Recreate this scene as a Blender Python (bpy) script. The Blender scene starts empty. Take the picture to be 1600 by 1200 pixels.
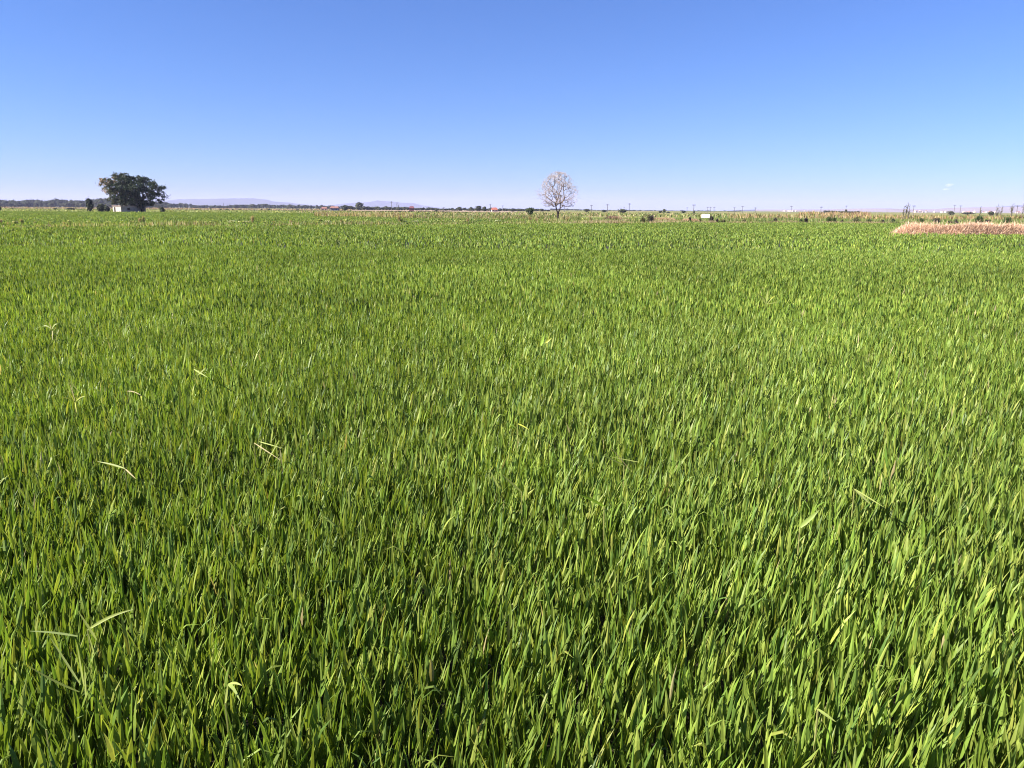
import bpy, math, random
import numpy as np
from mathutils import Vector, Matrix

sc = bpy.context.scene
COL = sc.collection
rng = np.random.default_rng(7)
random.seed(7)

# ------------------------------------------------------------------ camera
F_PX, W_PX, H_PX = 1200.0, 1600.0, 1200.0        # photograph pixels
CAM_Z = 1.95
HORIZON_Y, ROLL = 327.0, 10.5 / 1600.0
PITCH = math.atan((600 - HORIZON_Y) / F_PX)
FWD = Vector((0, math.cos(PITCH), -math.sin(PITCH)))
UP0 = Vector((0, math.sin(PITCH), math.cos(PITCH)))
RGT0 = Vector((1, 0, 0))
RGT = RGT0 * math.cos(ROLL) + UP0 * math.sin(ROLL)
UPV = UP0 * math.cos(ROLL) - RGT0 * math.sin(ROLL)
cam_data = bpy.data.cameras.new('camera')
cam_data.sensor_width = 36.0
cam_data.lens = 36.0 * F_PX / W_PX
cam_data.clip_start = 0.05
cam_data.clip_end = 60000
cam = bpy.data.objects.new('camera', cam_data)
COL.objects.link(cam)
m = Matrix.Identity(4)
for i in range(3):
    m[i][0], m[i][1], m[i][2] = RGT[i], UPV[i], -FWD[i]
m[2][3] = CAM_Z
cam.matrix_world = m
sc.camera = cam

# ------------------------------------------------------------------ light
SUN_EL = math.radians(35)
_a = math.radians(15)                               # how far behind the camera's left shoulder
SUN = Vector((-math.cos(_a) * math.cos(SUN_EL), -math.sin(_a) * math.cos(SUN_EL), math.sin(SUN_EL)))
world = bpy.data.worlds.new('World')
sc.world = world
world.use_nodes = True
wn, wl = world.node_tree.nodes, world.node_tree.links
bg = wn['Background']
sky = wn.new('ShaderNodeTexSky')
sky.sky_type = 'NISHITA'
sky.sun_disc = False
sky.sun_elevation = SUN_EL
sky.sun_rotation = math.atan2(SUN.x, SUN.y)
sky.altitude = 0
sky.air_density = 1.0
sky.dust_density = 0.0
sky.ozone_density = 8.0
tint = wn.new('ShaderNodeMix')                       # the phone's cool white balance, the same over the whole sky
tint.data_type, tint.blend_type = 'RGBA', 'MULTIPLY'
tint.inputs[0].default_value = 1.0
tint.inputs[7].default_value = (0.635, 0.742, 1.05, 1)
wl.new(sky.outputs[0], tint.inputs[6])
wl.new(tint.outputs[2], bg.inputs['Color'])
bg.inputs['Strength'].default_value = 0.050
sd = bpy.data.lights.new('sun', 'SUN')
sd.energy = 5.0
sd.angle = math.radians(0.5)
sd.color = (1.0, 0.95, 0.86)
sun = bpy.data.objects.new('sun', sd)
COL.objects.link(sun)
sun.rotation_euler = SUN.to_track_quat('Z', 'Y').to_euler()
sun.location = (0, 0, 60)
sc.view_settings.view_transform = 'Standard'
sc.view_settings.look = 'None'
sc.view_settings.gamma = 1.0
sc.view_settings.use_curve_mapping = False
sc.view_settings.exposure = 1.66
sc.render.engine = 'CYCLES'
sc.cycles.max_bounces = 5
sc.cycles.diffuse_bounces = 2
sc.cycles.glossy_bounces = 2
sc.cycles.transmission_bounces = 3
sc.cycles.volume_bounces = 0
sc.cycles.use_denoising = True
sc.cycles.use_adaptive_sampling = False
sc.cycles.filter_width = 1.05

# ------------------------------------------------------------------ pixel helpers (a pixel gives a direction only)
def ray(px, py):
    return FWD + RGT * ((px - 800) / F_PX) + UPV * ((600 - py) / F_PX)
def yh(px):
    return HORIZON_Y + (px - 800) * ROLL
def gp(px, py, z=0.0):                               # where the pixel's ray meets height z
    d = ray(px, py)
    t = (z - CAM_Z) / d.z
    return Vector((d.x * t, d.y * t, z))
def xat(px, D):                                      # sideways place of a column at depth D
    d = ray(px, yh(px))
    return d.x / d.y * D
def zat(px, py, D):                                  # height of a pixel at depth D
    d = ray(px, py)
    return CAM_Z + d.z / d.y * D
def mpp(D):                                          # metres per photo pixel near the horizon
    return D / F_PX * math.cos(PITCH)

# ------------------------------------------------------------------ materials
def new_mat(name):
    mt = bpy.data.materials.new(name)
    mt.use_nodes = True
    return mt, mt.node_tree.nodes, mt.node_tree.links, mt.node_tree.nodes['Principled BSDF']

def noise_node(n, l, scale, detail=3.0, coord='pos', rough=0.55):
    t = n.new('ShaderNodeTexNoise')
    t.inputs['Scale'].default_value = scale
    t.inputs['Detail'].default_value = detail
    t.inputs['Roughness'].default_value = rough
    if coord == 'pos':
        g = n.new('ShaderNodeNewGeometry')
        l.new(g.outputs['Position'], t.inputs['Vector'])
    else:
        g = n.new('ShaderNodeTexCoord')
        l.new(g.outputs['Object'], t.inputs['Vector'])
    return t

def ramp(n, l, src, stops):
    r = n.new('ShaderNodeValToRGB')
    el = r.color_ramp.elements
    while len(el) < len(stops):
        el.new(0.5)
    for e, (p, c) in zip(el, stops):
        e.position = p
        e.color = (*c, 1)
    l.new(src, r.inputs[0])
    return r.outputs[0]

def mix(n, l, a, b, fac, mode='MIX'):
    x = n.new('ShaderNodeMix')
    x.data_type = 'RGBA'
    x.blend_type = mode
    for v, s in ((fac, 0), (a, 6), (b, 7)):
        if isinstance(v, (int, float)):
            x.inputs[s].default_value = v
        elif isinstance(v, tuple):
            x.inputs[s].default_value = (*v, 1)
        else:
            l.new(v, x.inputs[s])
    return x.outputs[2]

def leaf_mat(name, trans=0.35, rough=0.45, spec=0.4, field_noise=None, boost=(1.5, 1.45, 0.7), rand=0.0):
    """colour comes from the blade's own attribute; part of the light passes through"""
    mt, n, l, p = new_mat(name)
    at = n.new('ShaderNodeAttribute')
    at.attribute_name = 'col'
    c = at.outputs['Color']
    if field_noise:
        for s, lo, hi in field_noise:
            t = noise_node(n, l, s, 2.0)
            c = mix(n, l, c, ramp(n, l, t.outputs[0], [(0.3, (lo,) * 3), (0.7, (hi,) * 3)]), 1.0, 'MULTIPLY')
    if rand:
        oi = n.new('ShaderNodeObjectInfo')
        c = mix(n, l, c, ramp(n, l, oi.outputs['Random'], [(0, (1 - rand, 1 - rand, 1 - rand * .6)), (1, (1 + rand, 1 + rand * .7, 1))]), 1.0, 'MULTIPLY')
    l.new(c, p.inputs['Base Color'])
    p.inputs['Roughness'].default_value = rough
    p.inputs['Specular IOR Level'].default_value = spec
    tr = n.new('ShaderNodeBsdfTranslucent')
    l.new(mix(n, l, c, boost, 1.0, 'MULTIPLY'), tr.inputs['Color'])
    ms = n.new('ShaderNodeMixShader')
    ms.inputs[0].default_value = trans
    l.new(p.outputs[0], ms.inputs[1])
    l.new(tr.outputs[0], ms.inputs[2])
    l.new(ms.outputs[0], n['Material Output'].inputs['Surface'])
    return mt

def plain_mat(name, c0, c1, scale=2.0, rough=0.85, coord='obj', detail=4.0, bump=0.0, spec=0.3):
    mt, n, l, p = new_mat(name)
    c0, c1 = tuple(x * 0.82 for x in c0), tuple(x * 0.82 for x in c1)
    t = noise_node(n, l, scale, detail, coord)
    l.new(ramp(n, l, t.outputs[0], [(0.35, c0), (0.65, c1)]), p.inputs['Base Color'])
    p.inputs['Roughness'].default_value = rough
    p.inputs['Specular IOR Level'].default_value = spec
    if bump:
        b = n.new('ShaderNodeBump')
        b.inputs['Strength'].default_value = bump
        l.new(t.outputs[0], b.inputs['Height'])
        l.new(b.outputs[0], p.inputs['Normal'])
    return mt

M_rice = leaf_mat('rice_leaf', 0.31, 0.5, 0.3, field_noise=[(0.09, 0.80, 1.16), (0.35, 0.88, 1.10), (1.1, 0.9, 1.08)])
M_weed = leaf_mat('weed_leaf', 0.3, 0.6, 0.25)
M_dry = leaf_mat('dry_straw', 0.2, 0.75, 0.15, boost=(1.2, 1.1, 0.9))
M_crown = leaf_mat('tree_leaf', 0.15, 0.55, 0.3, boost=(1.4, 1.5, 0.6))
M_far = leaf_mat('far_foliage', 0.1, 0.8, 0.1, rand=0.25)
M_bark = plain_mat('bark', (0.030, 0.022, 0.020), (0.075, 0.055, 0.048), 9.0, 0.95, bump=0.4)
M_twig = leaf_mat('twig', 0.0, 0.9, 0.1)
M_pole = plain_mat('pole_wood', (0.10, 0.09, 0.085), (0.2, 0.18, 0.17), 4.0, 0.9)
M_white = plain_mat('whitewash', (0.40, 0.34, 0.32), (0.52, 0.46, 0.43), 1.3, 0.9, bump=0.05)
M_greywall = plain_mat('grey_wall', (0.26, 0.23, 0.24), (0.40, 0.36, 0.37), 0.9, 0.95, bump=0.1)
M_roof = plain_mat('roof_sheet', (0.45, 0.30, 0.26), (0.58, 0.44, 0.40), 1.5, 0.8)
M_maroon = plain_mat('maroon_tile', (0.14, 0.045, 0.05), (0.20, 0.075, 0.08), 1.0)
M_town = plain_mat('town_wall', (0.48, 0.43, 0.41), (0.60, 0.54, 0.52), 0.2, 0.9)
M_redroof = plain_mat('red_tile', (0.24, 0.11, 0.09), (0.32, 0.17, 0.14), 0.8, 0.85)
M_pinkwall = plain_mat('pink_wall', (0.62, 0.42, 0.36), (0.72, 0.55, 0.50), 0.5, 0.9)
M_dark = plain_mat('dark_opening', (0.02, 0.017, 0.016), (0.04, 0.032, 0.03), 2.0, 0.9)
M_board = plain_mat('white_board', (0.64, 0.61, 0.59), (0.72, 0.69, 0.67), 2.5, 0.6)
M_metal = plain_mat('dull_metal', (0.16, 0.16, 0.17), (0.26, 0.26, 0.27), 5.0, 0.6)

# ------------------------------------------------------------------ mesh helpers
def tag(o, label=None, cat=None, group=None, kind=None):
    if label: o['label'] = label
    if cat: o['category'] = cat
    if group: o['group'] = group
    if kind: o['kind'] = kind
    return o

def link(name, me, parent=None, loc=None):
    o = bpy.data.objects.new(name, me)
    COL.objects.link(o)
    if parent is not None: o.parent = parent
    if loc is not None: o.location = loc
    return o

def empty(name, loc, rz=0.0):
    o = bpy.data.objects.new(name, None)
    o.empty_display_size = 0.2
    COL.objects.link(o)
    o.location = loc
    o.rotation_euler = (0, 0, rz)
    return o

def tri_mesh(name, V, T, mat, col=None, smooth=False):
    V = np.asarray(V, dtype=np.float32)
    T = np.asarray(T, dtype=np.int32)
    me = bpy.data.meshes.new(name)
    nt = len(T)
    me.vertices.add(len(V))
    me.vertices.foreach_set('co', V.ravel())
    me.loops.add(nt * 3)
    me.loops.foreach_set('vertex_index', T.ravel())
    me.polygons.add(nt)
    me.polygons.foreach_set('loop_start', np.arange(0, nt * 3, 3, dtype=np.int32))
    me.polygons.foreach_set('use_smooth', np.full(nt, smooth, dtype=bool))
    if col is not None:
        a = me.attributes.new('col', 'FLOAT_COLOR', 'POINT')
        c = np.ones((len(V), 4), dtype=np.float32)
        c[:, :3] = np.asarray(col) * 0.82
        a.data.foreach_set('color', c.ravel())
    me.materials.append(mat)
    me.update()
    return me

class MB:
    """collects boxes, tubes and quads into one mesh"""
    def __init__(s): s.v, s.t, s.c = [], [], []
    def add(s, V, T, c=(1, 1, 1)):
        o = sum(len(x) for x in s.v)
        V = np.asarray(V, float).reshape(-1, 3)
        s.v.append(V); s.t.append(np.asarray(T, int).reshape(-1, 3) + o)
        c = np.asarray(c, float)
        s.c.append(np.tile(c, (len(V), 1)) if c.ndim == 1 else c)
    def box(s, x0, x1, y0, y1, z0, z1, c=(1, 1, 1)):
        V = [(x, y, z) for x in (x0, x1) for y in (y0, y1) for z in (z0, z1)]
        Q = [(0, 1, 3, 2), (4, 6, 7, 5), (0, 4, 5, 1), (2, 3, 7, 6), (0, 2, 6, 4), (1, 5, 7, 3)]
        s.add(V, [t for q in Q for t in ((q[0], q[1], q[2]), (q[0], q[2], q[3]))], c)
    def tube(s, pts, rad, n=6, c=(1, 1, 1)):
        pts = [Vector(p) for p in pts]
        V, T = [], []
        for i, p in enumerate(pts):
            d = (pts[min(i + 1, len(pts) - 1)] - pts[max(i - 1, 0)]).normalized()
            a = d.cross(Vector((0.31, 0.95, 0.05)))
            a = a.normalized() if a.length > 1e-4 else Vector((1, 0, 0))
            b = d.cross(a)
            for k in range(n):
                q = 2 * math.pi * k / n
                V.append(p + (a * math.cos(q) + b * math.sin(q)) * rad[i])
        for i in range(len(pts) - 1):
            for k in range(n):
                k2 = (k + 1) % n
                A, B, C, D = i * n + k, i * n + k2, (i + 1) * n + k2, (i + 1) * n + k
                T += [(A, B, C), (A, C, D)]
        e = (len(pts) - 1) * n
        for k in range(1, n - 1): T += [(0, k + 1, k), (e, e + k, e + k + 1)]
        s.add(V, T, c)
    def mesh(s, name, mat, smooth=False):
        return tri_mesh(name, np.concatenate(s.v), np.concatenate(s.t), mat, np.concatenate(s.c), smooth)
    def build(s, name, mat, parent=None, loc=None, smooth=False):
        return link(name, s.mesh(name, mat, smooth), parent, loc)

def swell(x, y, seed, k, n=7):
    """smooth wandering value in about -1..1"""
    r = np.random.default_rng(seed)
    s = np.zeros_like(x)
    for i in range(n):
        a, f = r.uniform(0, 6.28), k * r.uniform(0.5, 1.9)
        s += np.sin((x * math.cos(a) + y * math.sin(a)) * f + r.uniform(0, 6.28))
    return s / math.sqrt(n) / 1.2

def blade_arrays(base, azim, lean, length, width, curve, twist, segs, fold, col, tipcol=None):
    """lanceolate blades. fold: two leaf halves with a midrib, else one strip. Returns V, T, C"""
    N = len(base)
    d = np.stack([np.cos(azim), np.sin(azim), np.zeros(N)], 1)
    s0 = np.stack([-np.sin(azim), np.cos(azim), np.zeros(N)], 1)
    z = np.array([0, 0, 1.0])
    rows = []
    p = base.copy()
    cc = [] 
    for i in range(segs + 1):
        t = i / segs
        th = lean + curve * t * t
        ax = d * np.sin(th)[:, None] + z * np.cos(th)[:, None]
        nr = d * np.cos(th)[:, None] - z * np.sin(th)[:, None]
        if i: p = p + ax * (length / segs)[:, None]
        if i == segs:
            rows.append(p[:, None, :]); k = 1
        else:
            w = width * (min(1.0, 0.45 + 1.5 * t)) * (1 - t ** 2.0) * 0.5
            tw = twist * (0.3 + t)
            s = s0 * np.cos(tw)[:, None] + nr * np.sin(tw)[:, None]
            nn = nr * np.cos(tw)[:, None] - s0 * np.sin(tw)[:, None]
            L, R = p - s * w[:, None], p + s * w[:, None]
            if fold:
                rows.append(np.stack([L, p - nn * (w * 0.45)[:, None], R], 1)); k = 3
            else:
                rows.append(np.stack([L, R], 1)); k = 2
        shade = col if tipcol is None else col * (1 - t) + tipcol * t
        cc.append(np.repeat(shade[:, None, :], k, 1))
    V = np.concatenate(rows, 1)
    C = np.concatenate(cc, 1)
    nv = V.shape[1]
    k = 3 if fold else 2
    T = []
    for i in range(segs):
        a, b = i * k, (i + 1) * k
        for j in range(k - 1):
            if i == segs - 1: T.append((a + j, a + j + 1, b))
            else: T += [(a + j, a + j + 1, b + j + 1), (a + j, b + j + 1, b + j)]
    T = np.asarray(T)[None] + (np.arange(N) * nv)[:, None, None]
    return V.reshape(-1, 3), T.reshape(-1, 3), C.reshape(-1, 3)

def kite_arrays(base, azim, lean, length, width, col, face=None):
    N = len(base)
    d = np.stack([np.cos(azim), np.sin(azim), np.zeros(N)], 1)
    f = rng.uniform(0, math.pi, N) if face is None else face
    s = np.stack([-np.sin(f), np.cos(f), np.zeros(N)], 1)
    ax = d * np.sin(lean)[:, None] + np.array([0, 0, 1.0]) * np.cos(lean)[:, None]
    mid = base + ax * (length * 0.55)[:, None]
    V = np.stack([base, mid - s * (width / 2)[:, None], base + ax * length[:, None], mid + s * (width / 2)[:, None]], 1)
    T = np.array([(0, 1, 3), (1, 2, 3)])[None] + (np.arange(N) * 4)[:, None, None]
    return V.reshape(-1, 3), T.reshape(-1, 3), np.repeat(col, 4, 0)

def leaf_quads(P, size, col, r=rng, flat=0.0):
    """small leaf-sized diamonds in all directions"""
    N = len(P)
    a = r.normal(size=(N, 3)); a[:, 2] *= (1 - flat); a /= np.linalg.norm(a, axis=1)[:, None]
    b = r.normal(size=(N, 3)); b -= a * (a * b).sum(1)[:, None]; b /= np.linalg.norm(b, axis=1)[:, None]
    s = np.asarray(size)[:, None] if np.ndim(size) else size
    V = np.stack([P - a * s, P - b * s * 0.55, P + a * s, P + b * s * 0.55], 1)
    T = np.array([(0, 1, 3), (1, 2, 3)])[None] + (np.arange(N) * 4)[:, None, None]
    return V.reshape(-1, 3), T.reshape(-1, 3), np.repeat(np.broadcast_to(col, (N, 3)), 4, 0)

def cat(parts):
    o, Vs, Ts, Cs = 0, [], [], []
    for V, T, C in parts:
        Vs.append(V); Ts.append(T + o); Cs.append(C); o += len(V)
    return np.concatenate(Vs), np.concatenate(Ts), np.concatenate(Cs)

def palette(N, cols, r=rng, jit=0.15):
    w = np.array([c[0] for c in cols], float)
    idx = r.choice(len(cols), N, p=w / w.sum())
    c = np.array([c[1] for c in cols])[idx]
    return c * r.uniform(1 - jit, 1 + jit, (N, 1)) * r.uniform(0.94, 1.06, (N, 3))

# ------------------------------------------------------------------ the ground, far land and hills
GR = 16000.0
def ground_material():
    mt, n, l, p = new_mat('far_fields')
    t = noise_node(n, l, 0.012, 3.0)
    t2 = noise_node(n, l, 0.25, 4.0)
    t3 = noise_node(n, l, 0.0012, 2.0)
    a = ramp(n, l, t.outputs[0], [(0.40, (0.10, 0.15, 0.035)), (0.50, (0.22, 0.23, 0.07)), (0.60, (0.34, 0.26, 0.16))])
    c = ramp(n, l, t3.outputs[0], [(0.4, (0.9, 1.0, 0.8)), (0.6, (1.12, 1.0, 1.0))])
    x = mix(n, l, a, c, 1.0, 'MULTIPLY')
    x = mix(n, l, x, ramp(n, l, t2.outputs[0], [(0.3, (0.62,) * 3), (0.7, (0.98,) * 3)]), 1.0, 'MULTIPLY')
    l.new(x, p.inputs['Base Color'])
    p.inputs['Roughness'].default_value = 1.0
    p.inputs['Specular IOR Level'].default_value = 0.05
    return mt
def sheet(name, pts, z, mat):
    mb = MB()
    mb.add([(x, y, z) for x, y in pts], [(0, i, i + 1) for i in range(1, len(pts) - 1)])
    return tag(mb.build(name, mat), kind='structure')
sheet('ground', [(-GR, -GR), (GR, -GR), (GR, GR), (-GR, GR)], 0.0, ground_material())

# the near paddy's far edge, read off the photograph where rice tops (0.5 m) meet the bund
CANOPY = 0.5
EDGE = [gp(px, py, CANOPY) for px, py in ((-500, 357), (0, 353.2), (300, 351.2), (600, 350), (870, 348.2), (1100, 347), (1300, 347.4), (1700, 350), (2200, 353))]
EX, EY = np.array([p.x for p in EDGE]), np.array([p.y for p in EDGE])
def edge_y(x): return np.interp(x, EX, EY)

M_mud = plain_mat('paddy_mud', (0.022, 0.017, 0.012), (0.05, 0.04, 0.027), 3.0, 0.6, 'pos')
sheet('paddy_mud', [(-75, -4), (95, -4)] + [(x, y) for x, y in zip(EX[::-1], EY[::-1])], 0.004, M_mud)
M_field2 = plain_mat('paddy_floor', (0.05, 0.075, 0.02), (0.085, 0.12, 0.03), 0.6, 1.0, 'pos', spec=0.05)
sheet('paddy_floor', [(-300, 60), (-20, 80), (0, 92), (3, 126), (-15, 130), (-37, 158), (-56, 240), (-300, 250)], 0.008, M_field2)
M_meadow = plain_mat('meadow', (0.20, 0.23, 0.06), (0.31, 0.30, 0.10), 0.05, 1.0, 'pos', spec=0.05)
sheet('meadow', [(-500, 250), (-60, 246), (-20, 240), (-60, 640), (-700, 700)], 0.012, M_meadow)
M_dryland = plain_mat('dry_field', (0.32, 0.23, 0.16), (0.42, 0.32, 0.23), 0.03, 1.0, 'pos', spec=0.05)
sheet('dry_field', [(-700, 704), (-60, 644), (0, 430), (10, 1200), (-1000, 1250)], 0.016, M_dryland)

def hills(name, D, prof, depth, mat, seed):
    """a ridge whose skyline passes through the given pixels at depth D, rising from the plain"""
    r = np.random.default_rng(seed)
    pxs = np.linspace(prof[0][0], prof[-1][0], 90)
    top = np.interp(pxs, [p[0] for p in prof], [p[1] for p in prof])
    V, T = [], []
    nr = 9
    for i, px in enumerate(pxs):
        x = xat(px, D)
        h = max(0.5, zat(px, top[i], D)) * (1 + 0.02 * r.normal())
        for j in range(nr):
            q = j / (nr - 1) * 2 - 1
            y = D + q * depth
            V.append((x * y / D if q < 0 else x, y, -1 + (h + 1) * (math.cos(q * math.pi) * .5 + .5) * (1 + .12 * math.sin(i * .7 + j) * (abs(q) > .1))))
    for i in range(len(pxs) - 1):
        for j in range(nr - 1):
            a, b = i * nr + j, (i + 1) * nr + j
            T += [(a, b, b + 1), (a, b + 1, a + 1)]
    return tag(link(name, tri_mesh(name, V, T, mat, smooth=True)), kind='structure')
M_hill = plain_mat('hill_scrub', (0.03, 0.045, 0.03), (0.06, 0.07, 0.045), 0.004, 1.0, 'pos', spec=0.0)
M_hill2 = plain_mat('bare_hill', (0.24, 0.17, 0.12), (0.34, 0.26, 0.2), 0.002, 1.0, 'pos', spec=0.0)
hills('hill', 12500, [(150, 321.5), (225, 317), (280, 311.5), (330, 310.6), (345, 310.2), (395, 309.8), (410, 311), (430, 315), (450, 316.5), (490, 321), (540, 323)], 1500, M_hill, 1)
hills('hill', 14000, [(505, 322), (545, 317.5), (560, 316.5), (575, 316.2), (590, 313.2), (612, 315), (630, 317), (644, 317), (660, 321), (690, 325)], 1200, M_hill, 2)
hills('hill', 9000, [(1180, 327.5), (1290, 327.2), (1370, 325.5), (1440, 327), (1480, 326.5), (1520, 323.8), (1570, 323.6), (1660, 322), (1800, 324), (1900, 331)], 1500, M_hill2, 3)
hills('hill', 13500, [(1440, 329), (1540, 326), (1590, 320.5), (1680, 317), (1800, 320), (1950, 332)], 1500, M_hill, 4)

# ------------------------------------------------------------------ the rice
GREENS = [(0.36, (0.182, 0.266, 0.036)), (0.26, (0.230, 0.308, 0.050)), (0.22, (0.115, 0.190, 0.031)), (0.12, (0.308, 0.362, 0.065)), (0.03, (0.32, 0.36, 0.07)), (0.006, (0.40, 0.35, 0.16))]

def heap_mask(x, y):                                 # the straw bank stands here instead of rice
    return (x > HEAP_X0 - 0.1) & (np.abs(y - heap_y(x)) < 1.0)
HP = [gp(1401, 363.0, CANOPY), gp(1500, 364.5, CANOPY), gp(1600, 364.5, CANOPY), gp(1800, 364.5, CANOPY)]
HEAP_X0 = HP[0].x
def heap_y(x): return np.interp(x, [p.x for p in HP], [p.y + 0.8 for p in HP])

def in_field(x, y): return (y < edge_y(x)) & ~heap_mask(x, y)
def in_field2(x, y):                                  # the next paddy, left, with a ditch across it
    dd = 98 + 0.24 * (x + 40)
    far = np.where(x / y > -0.235, 126 + 30 * np.clip((-x / y - 0.12) / 0.115, 0, 1), 236)
    return (y > edge_y(x) + 5) & (y < far) & (x < 4 + (y - 90) * 0.02) & ~(np.abs(y - dd) < 2.6)

def rice_zone(d0, d1, dens, per, kind, wmul, mask, hmul=1.0, top=CANOPY, var=0.16):
    hw1 = 0.72 * d1 + 1.2
    n = int(2 * hw1 * (d1 - d0) * dens)
    x, y = rng.uniform(-hw1, hw1, n), rng.uniform(d0, d1, n)
    k = (np.abs(x) < 0.72 * y + 1.2) & mask(x, y)
    x, y = x[k], y[k]
    n = len(x)
    hgt = top * (1 + 0.05 * swell(x, y, 3, 0.5) + 0.05 * swell(x, y, 4, 2.2)) * rng.normal(1, 0.075, n)
    lean_x = 0.015 + 0.035 * swell(x, y, 5, 0.45) + rng.normal(0, 0.085, n)
    lean_y = 0.03 * swell(x, y, 6, 0.5) + rng.normal(0, 0.06, n)
    plane = rng.uniform(0, math.pi, n)
    pc = rng.uniform(1 - var, 1 + var, n)
    out = []
    for j in range(per):
        az = plane + math.pi * (j % 2) + rng.normal(0, 0.5, n)
        young = j / max(1, per - 1)                  # last leaves: young, upright, on top
        ln = np.abs(rng.normal(0.20 - 0.10 * young, 0.09, n))
        L = rng.uniform(0.10, 0.21, n) * (1.15 - 0.25 * young) * hmul
        tipz = hgt * (0.76 + 0.25 * young ** 0.6) * rng.uniform(0.93, 1.06, n)
        vx, vy = np.cos(az) * np.sin(ln) + lean_x, np.sin(az) * np.sin(ln) + lean_y
        az2, ln2 = np.arctan2(vy, vx), np.arcsin(np.clip(np.hypot(vx, vy), 0, 0.95))
        cv = np.abs(rng.normal(0.08, 0.15, n)) + (rng.random(n) < 0.012) * rng.uniform(0.8, 2.0, n)
        z0 = np.maximum(0.03, tipz - L * np.cos(ln2 + cv * 0.4))
        off = rng.normal(0, 0.018, (n, 2))
        base = np.stack([x + off[:, 0] - vx * L * 0.3, y + off[:, 1] - vy * L * 0.3, z0], 1)
        c = palette(n, GREENS) * pc[:, None]
        w = (0.0095 + 0.0185 * rng.beta(1.5, 2.0, n)) * wmul
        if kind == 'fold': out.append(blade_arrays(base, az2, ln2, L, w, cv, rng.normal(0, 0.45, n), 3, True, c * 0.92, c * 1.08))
        elif kind == 'strip': out.append(blade_arrays(base, az2, ln2, L, w, cv, rng.normal(0, 0.5, n), 2, False, c))
        else: out.append(kite_arrays(base, az2, ln2, L, w, c))
    return cat(out)

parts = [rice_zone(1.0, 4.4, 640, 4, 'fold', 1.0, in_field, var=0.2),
         rice_zone(4.4, 11, 440, 4, 'strip', 0.92, in_field, var=0.22),
         rice_zone(11, 30, 170, 4, 'kite', 1.2, in_field, 1.0, var=0.22),
         rice_zone(30, 125, 16.5, 3, 'kite', 2.7, in_field, 1.3, var=0.32)]
V, T, C = cat(parts)
tag(link('rice_crop', tri_mesh('rice_crop', V, T, M_rice, C)),
    'dense green rice crop filling the near paddy field', 'rice', kind='stuff')
V, T, C = rice_zone(60, 236, 5.4, 2, 'kite', 5.0, in_field2, 1.5, 0.52, 0.22)
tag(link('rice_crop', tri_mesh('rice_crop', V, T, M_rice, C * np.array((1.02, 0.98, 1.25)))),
    'distant rice crop beyond the weedy bank, in front of the hut', 'rice', kind='stuff')
print('rice tris', len(T) + sum(len(p[1]) for p in parts))

# ------------------------------------------------------------------ banks and rough grass
def bank(name, xs, ys, half, h, mat):
    mb = MB()
    V, T = [], []
    for i, (x, y) in enumerate(zip(xs, ys)):
        for q, z in ((-1, -0.05), (-0.45, h), (0.45, h * 1.05), (1, -0.05)):
            V.append((x, y + q * half, z + (0.05 * math.sin(i * 1.7 + q) if z > 0 else 0)))
    for i in range(len(xs) - 1):
        for j in range(3):
            a, b = i * 4 + j, (i + 1) * 4 + j
            T += [(a, b, b + 1), (a, b + 1, a + 1)]
    mb.add(V, T)
    return tag(mb.build(name, mat), kind='structure')
M_bank = plain_mat('bank_soil', (0.13, 0.12, 0.05), (0.30, 0.22, 0.13), 0.8, 1.0, 'pos', spec=0.05)
bx = np.linspace(EX[0], EX[-1], 160)
bank('earth_bank', bx, edge_y(bx) + 2.2, 1.9, 0.26, M_bank)

def grass_strip(name, label, catg, px0, px1, D0, D1, n, h0, h1, wid, cols, seed, clump=0.5, lean=0.25, ymask=None, z=0.0, mat=None):
    r = np.random.default_rng(seed)
    px = r.uniform(px0, px1, n)
    D = r.uniform(0, 1, n)
    Y = D0 + (D1 - D0) * D
    X = (px - 800) / F_PX * Y * 1.026
    if ymask == 'edge':                                # D counts from the paddy's edge
        dep = np.interp(px, [p[0] for p in PXE], [p[1] for p in PXE])
        Y = dep + D0 + (D1 - D0) * D
        X = (px - 800) / F_PX * Y * 1.026
    c = np.clip(0.5 + clump * swell(X, Y, seed + 50, 0.5), 0.08, 1.2)
    keep = r.random(n) < c + 0.25
    X, Y, c = X[keep], Y[keep], c[keep]
    k = len(X)
    H = r.uniform(h0, h1, k) * (0.55 + 0.6 * np.clip(c, 0, 1))
    col = palette(k, cols, r) * (1 + 0.15 * swell(X, Y, seed + 60, 0.3))[:, None]
    V, T, C = kite_arrays(np.stack([X, Y, np.full(k, z)], 1), r.uniform(0, 6.28, k), np.abs(r.normal(0, lean, k)), H, wid * r.uniform(0.6, 1.4, k), np.clip(col, 0.01, 0.9))
    o = link(name, tri_mesh(name, V, T, mat or M_weed, C))
    return tag(o, label, catg, kind='stuff')
PXE = [(px, gp(px, py, CANOPY).y) for px, py in ((-500, 357), (0, 353.2), (300, 351.2), (600, 350), (870, 348.2), (1100, 347), (1300, 347.4), (1700, 350), (2200, 353))]

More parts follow.
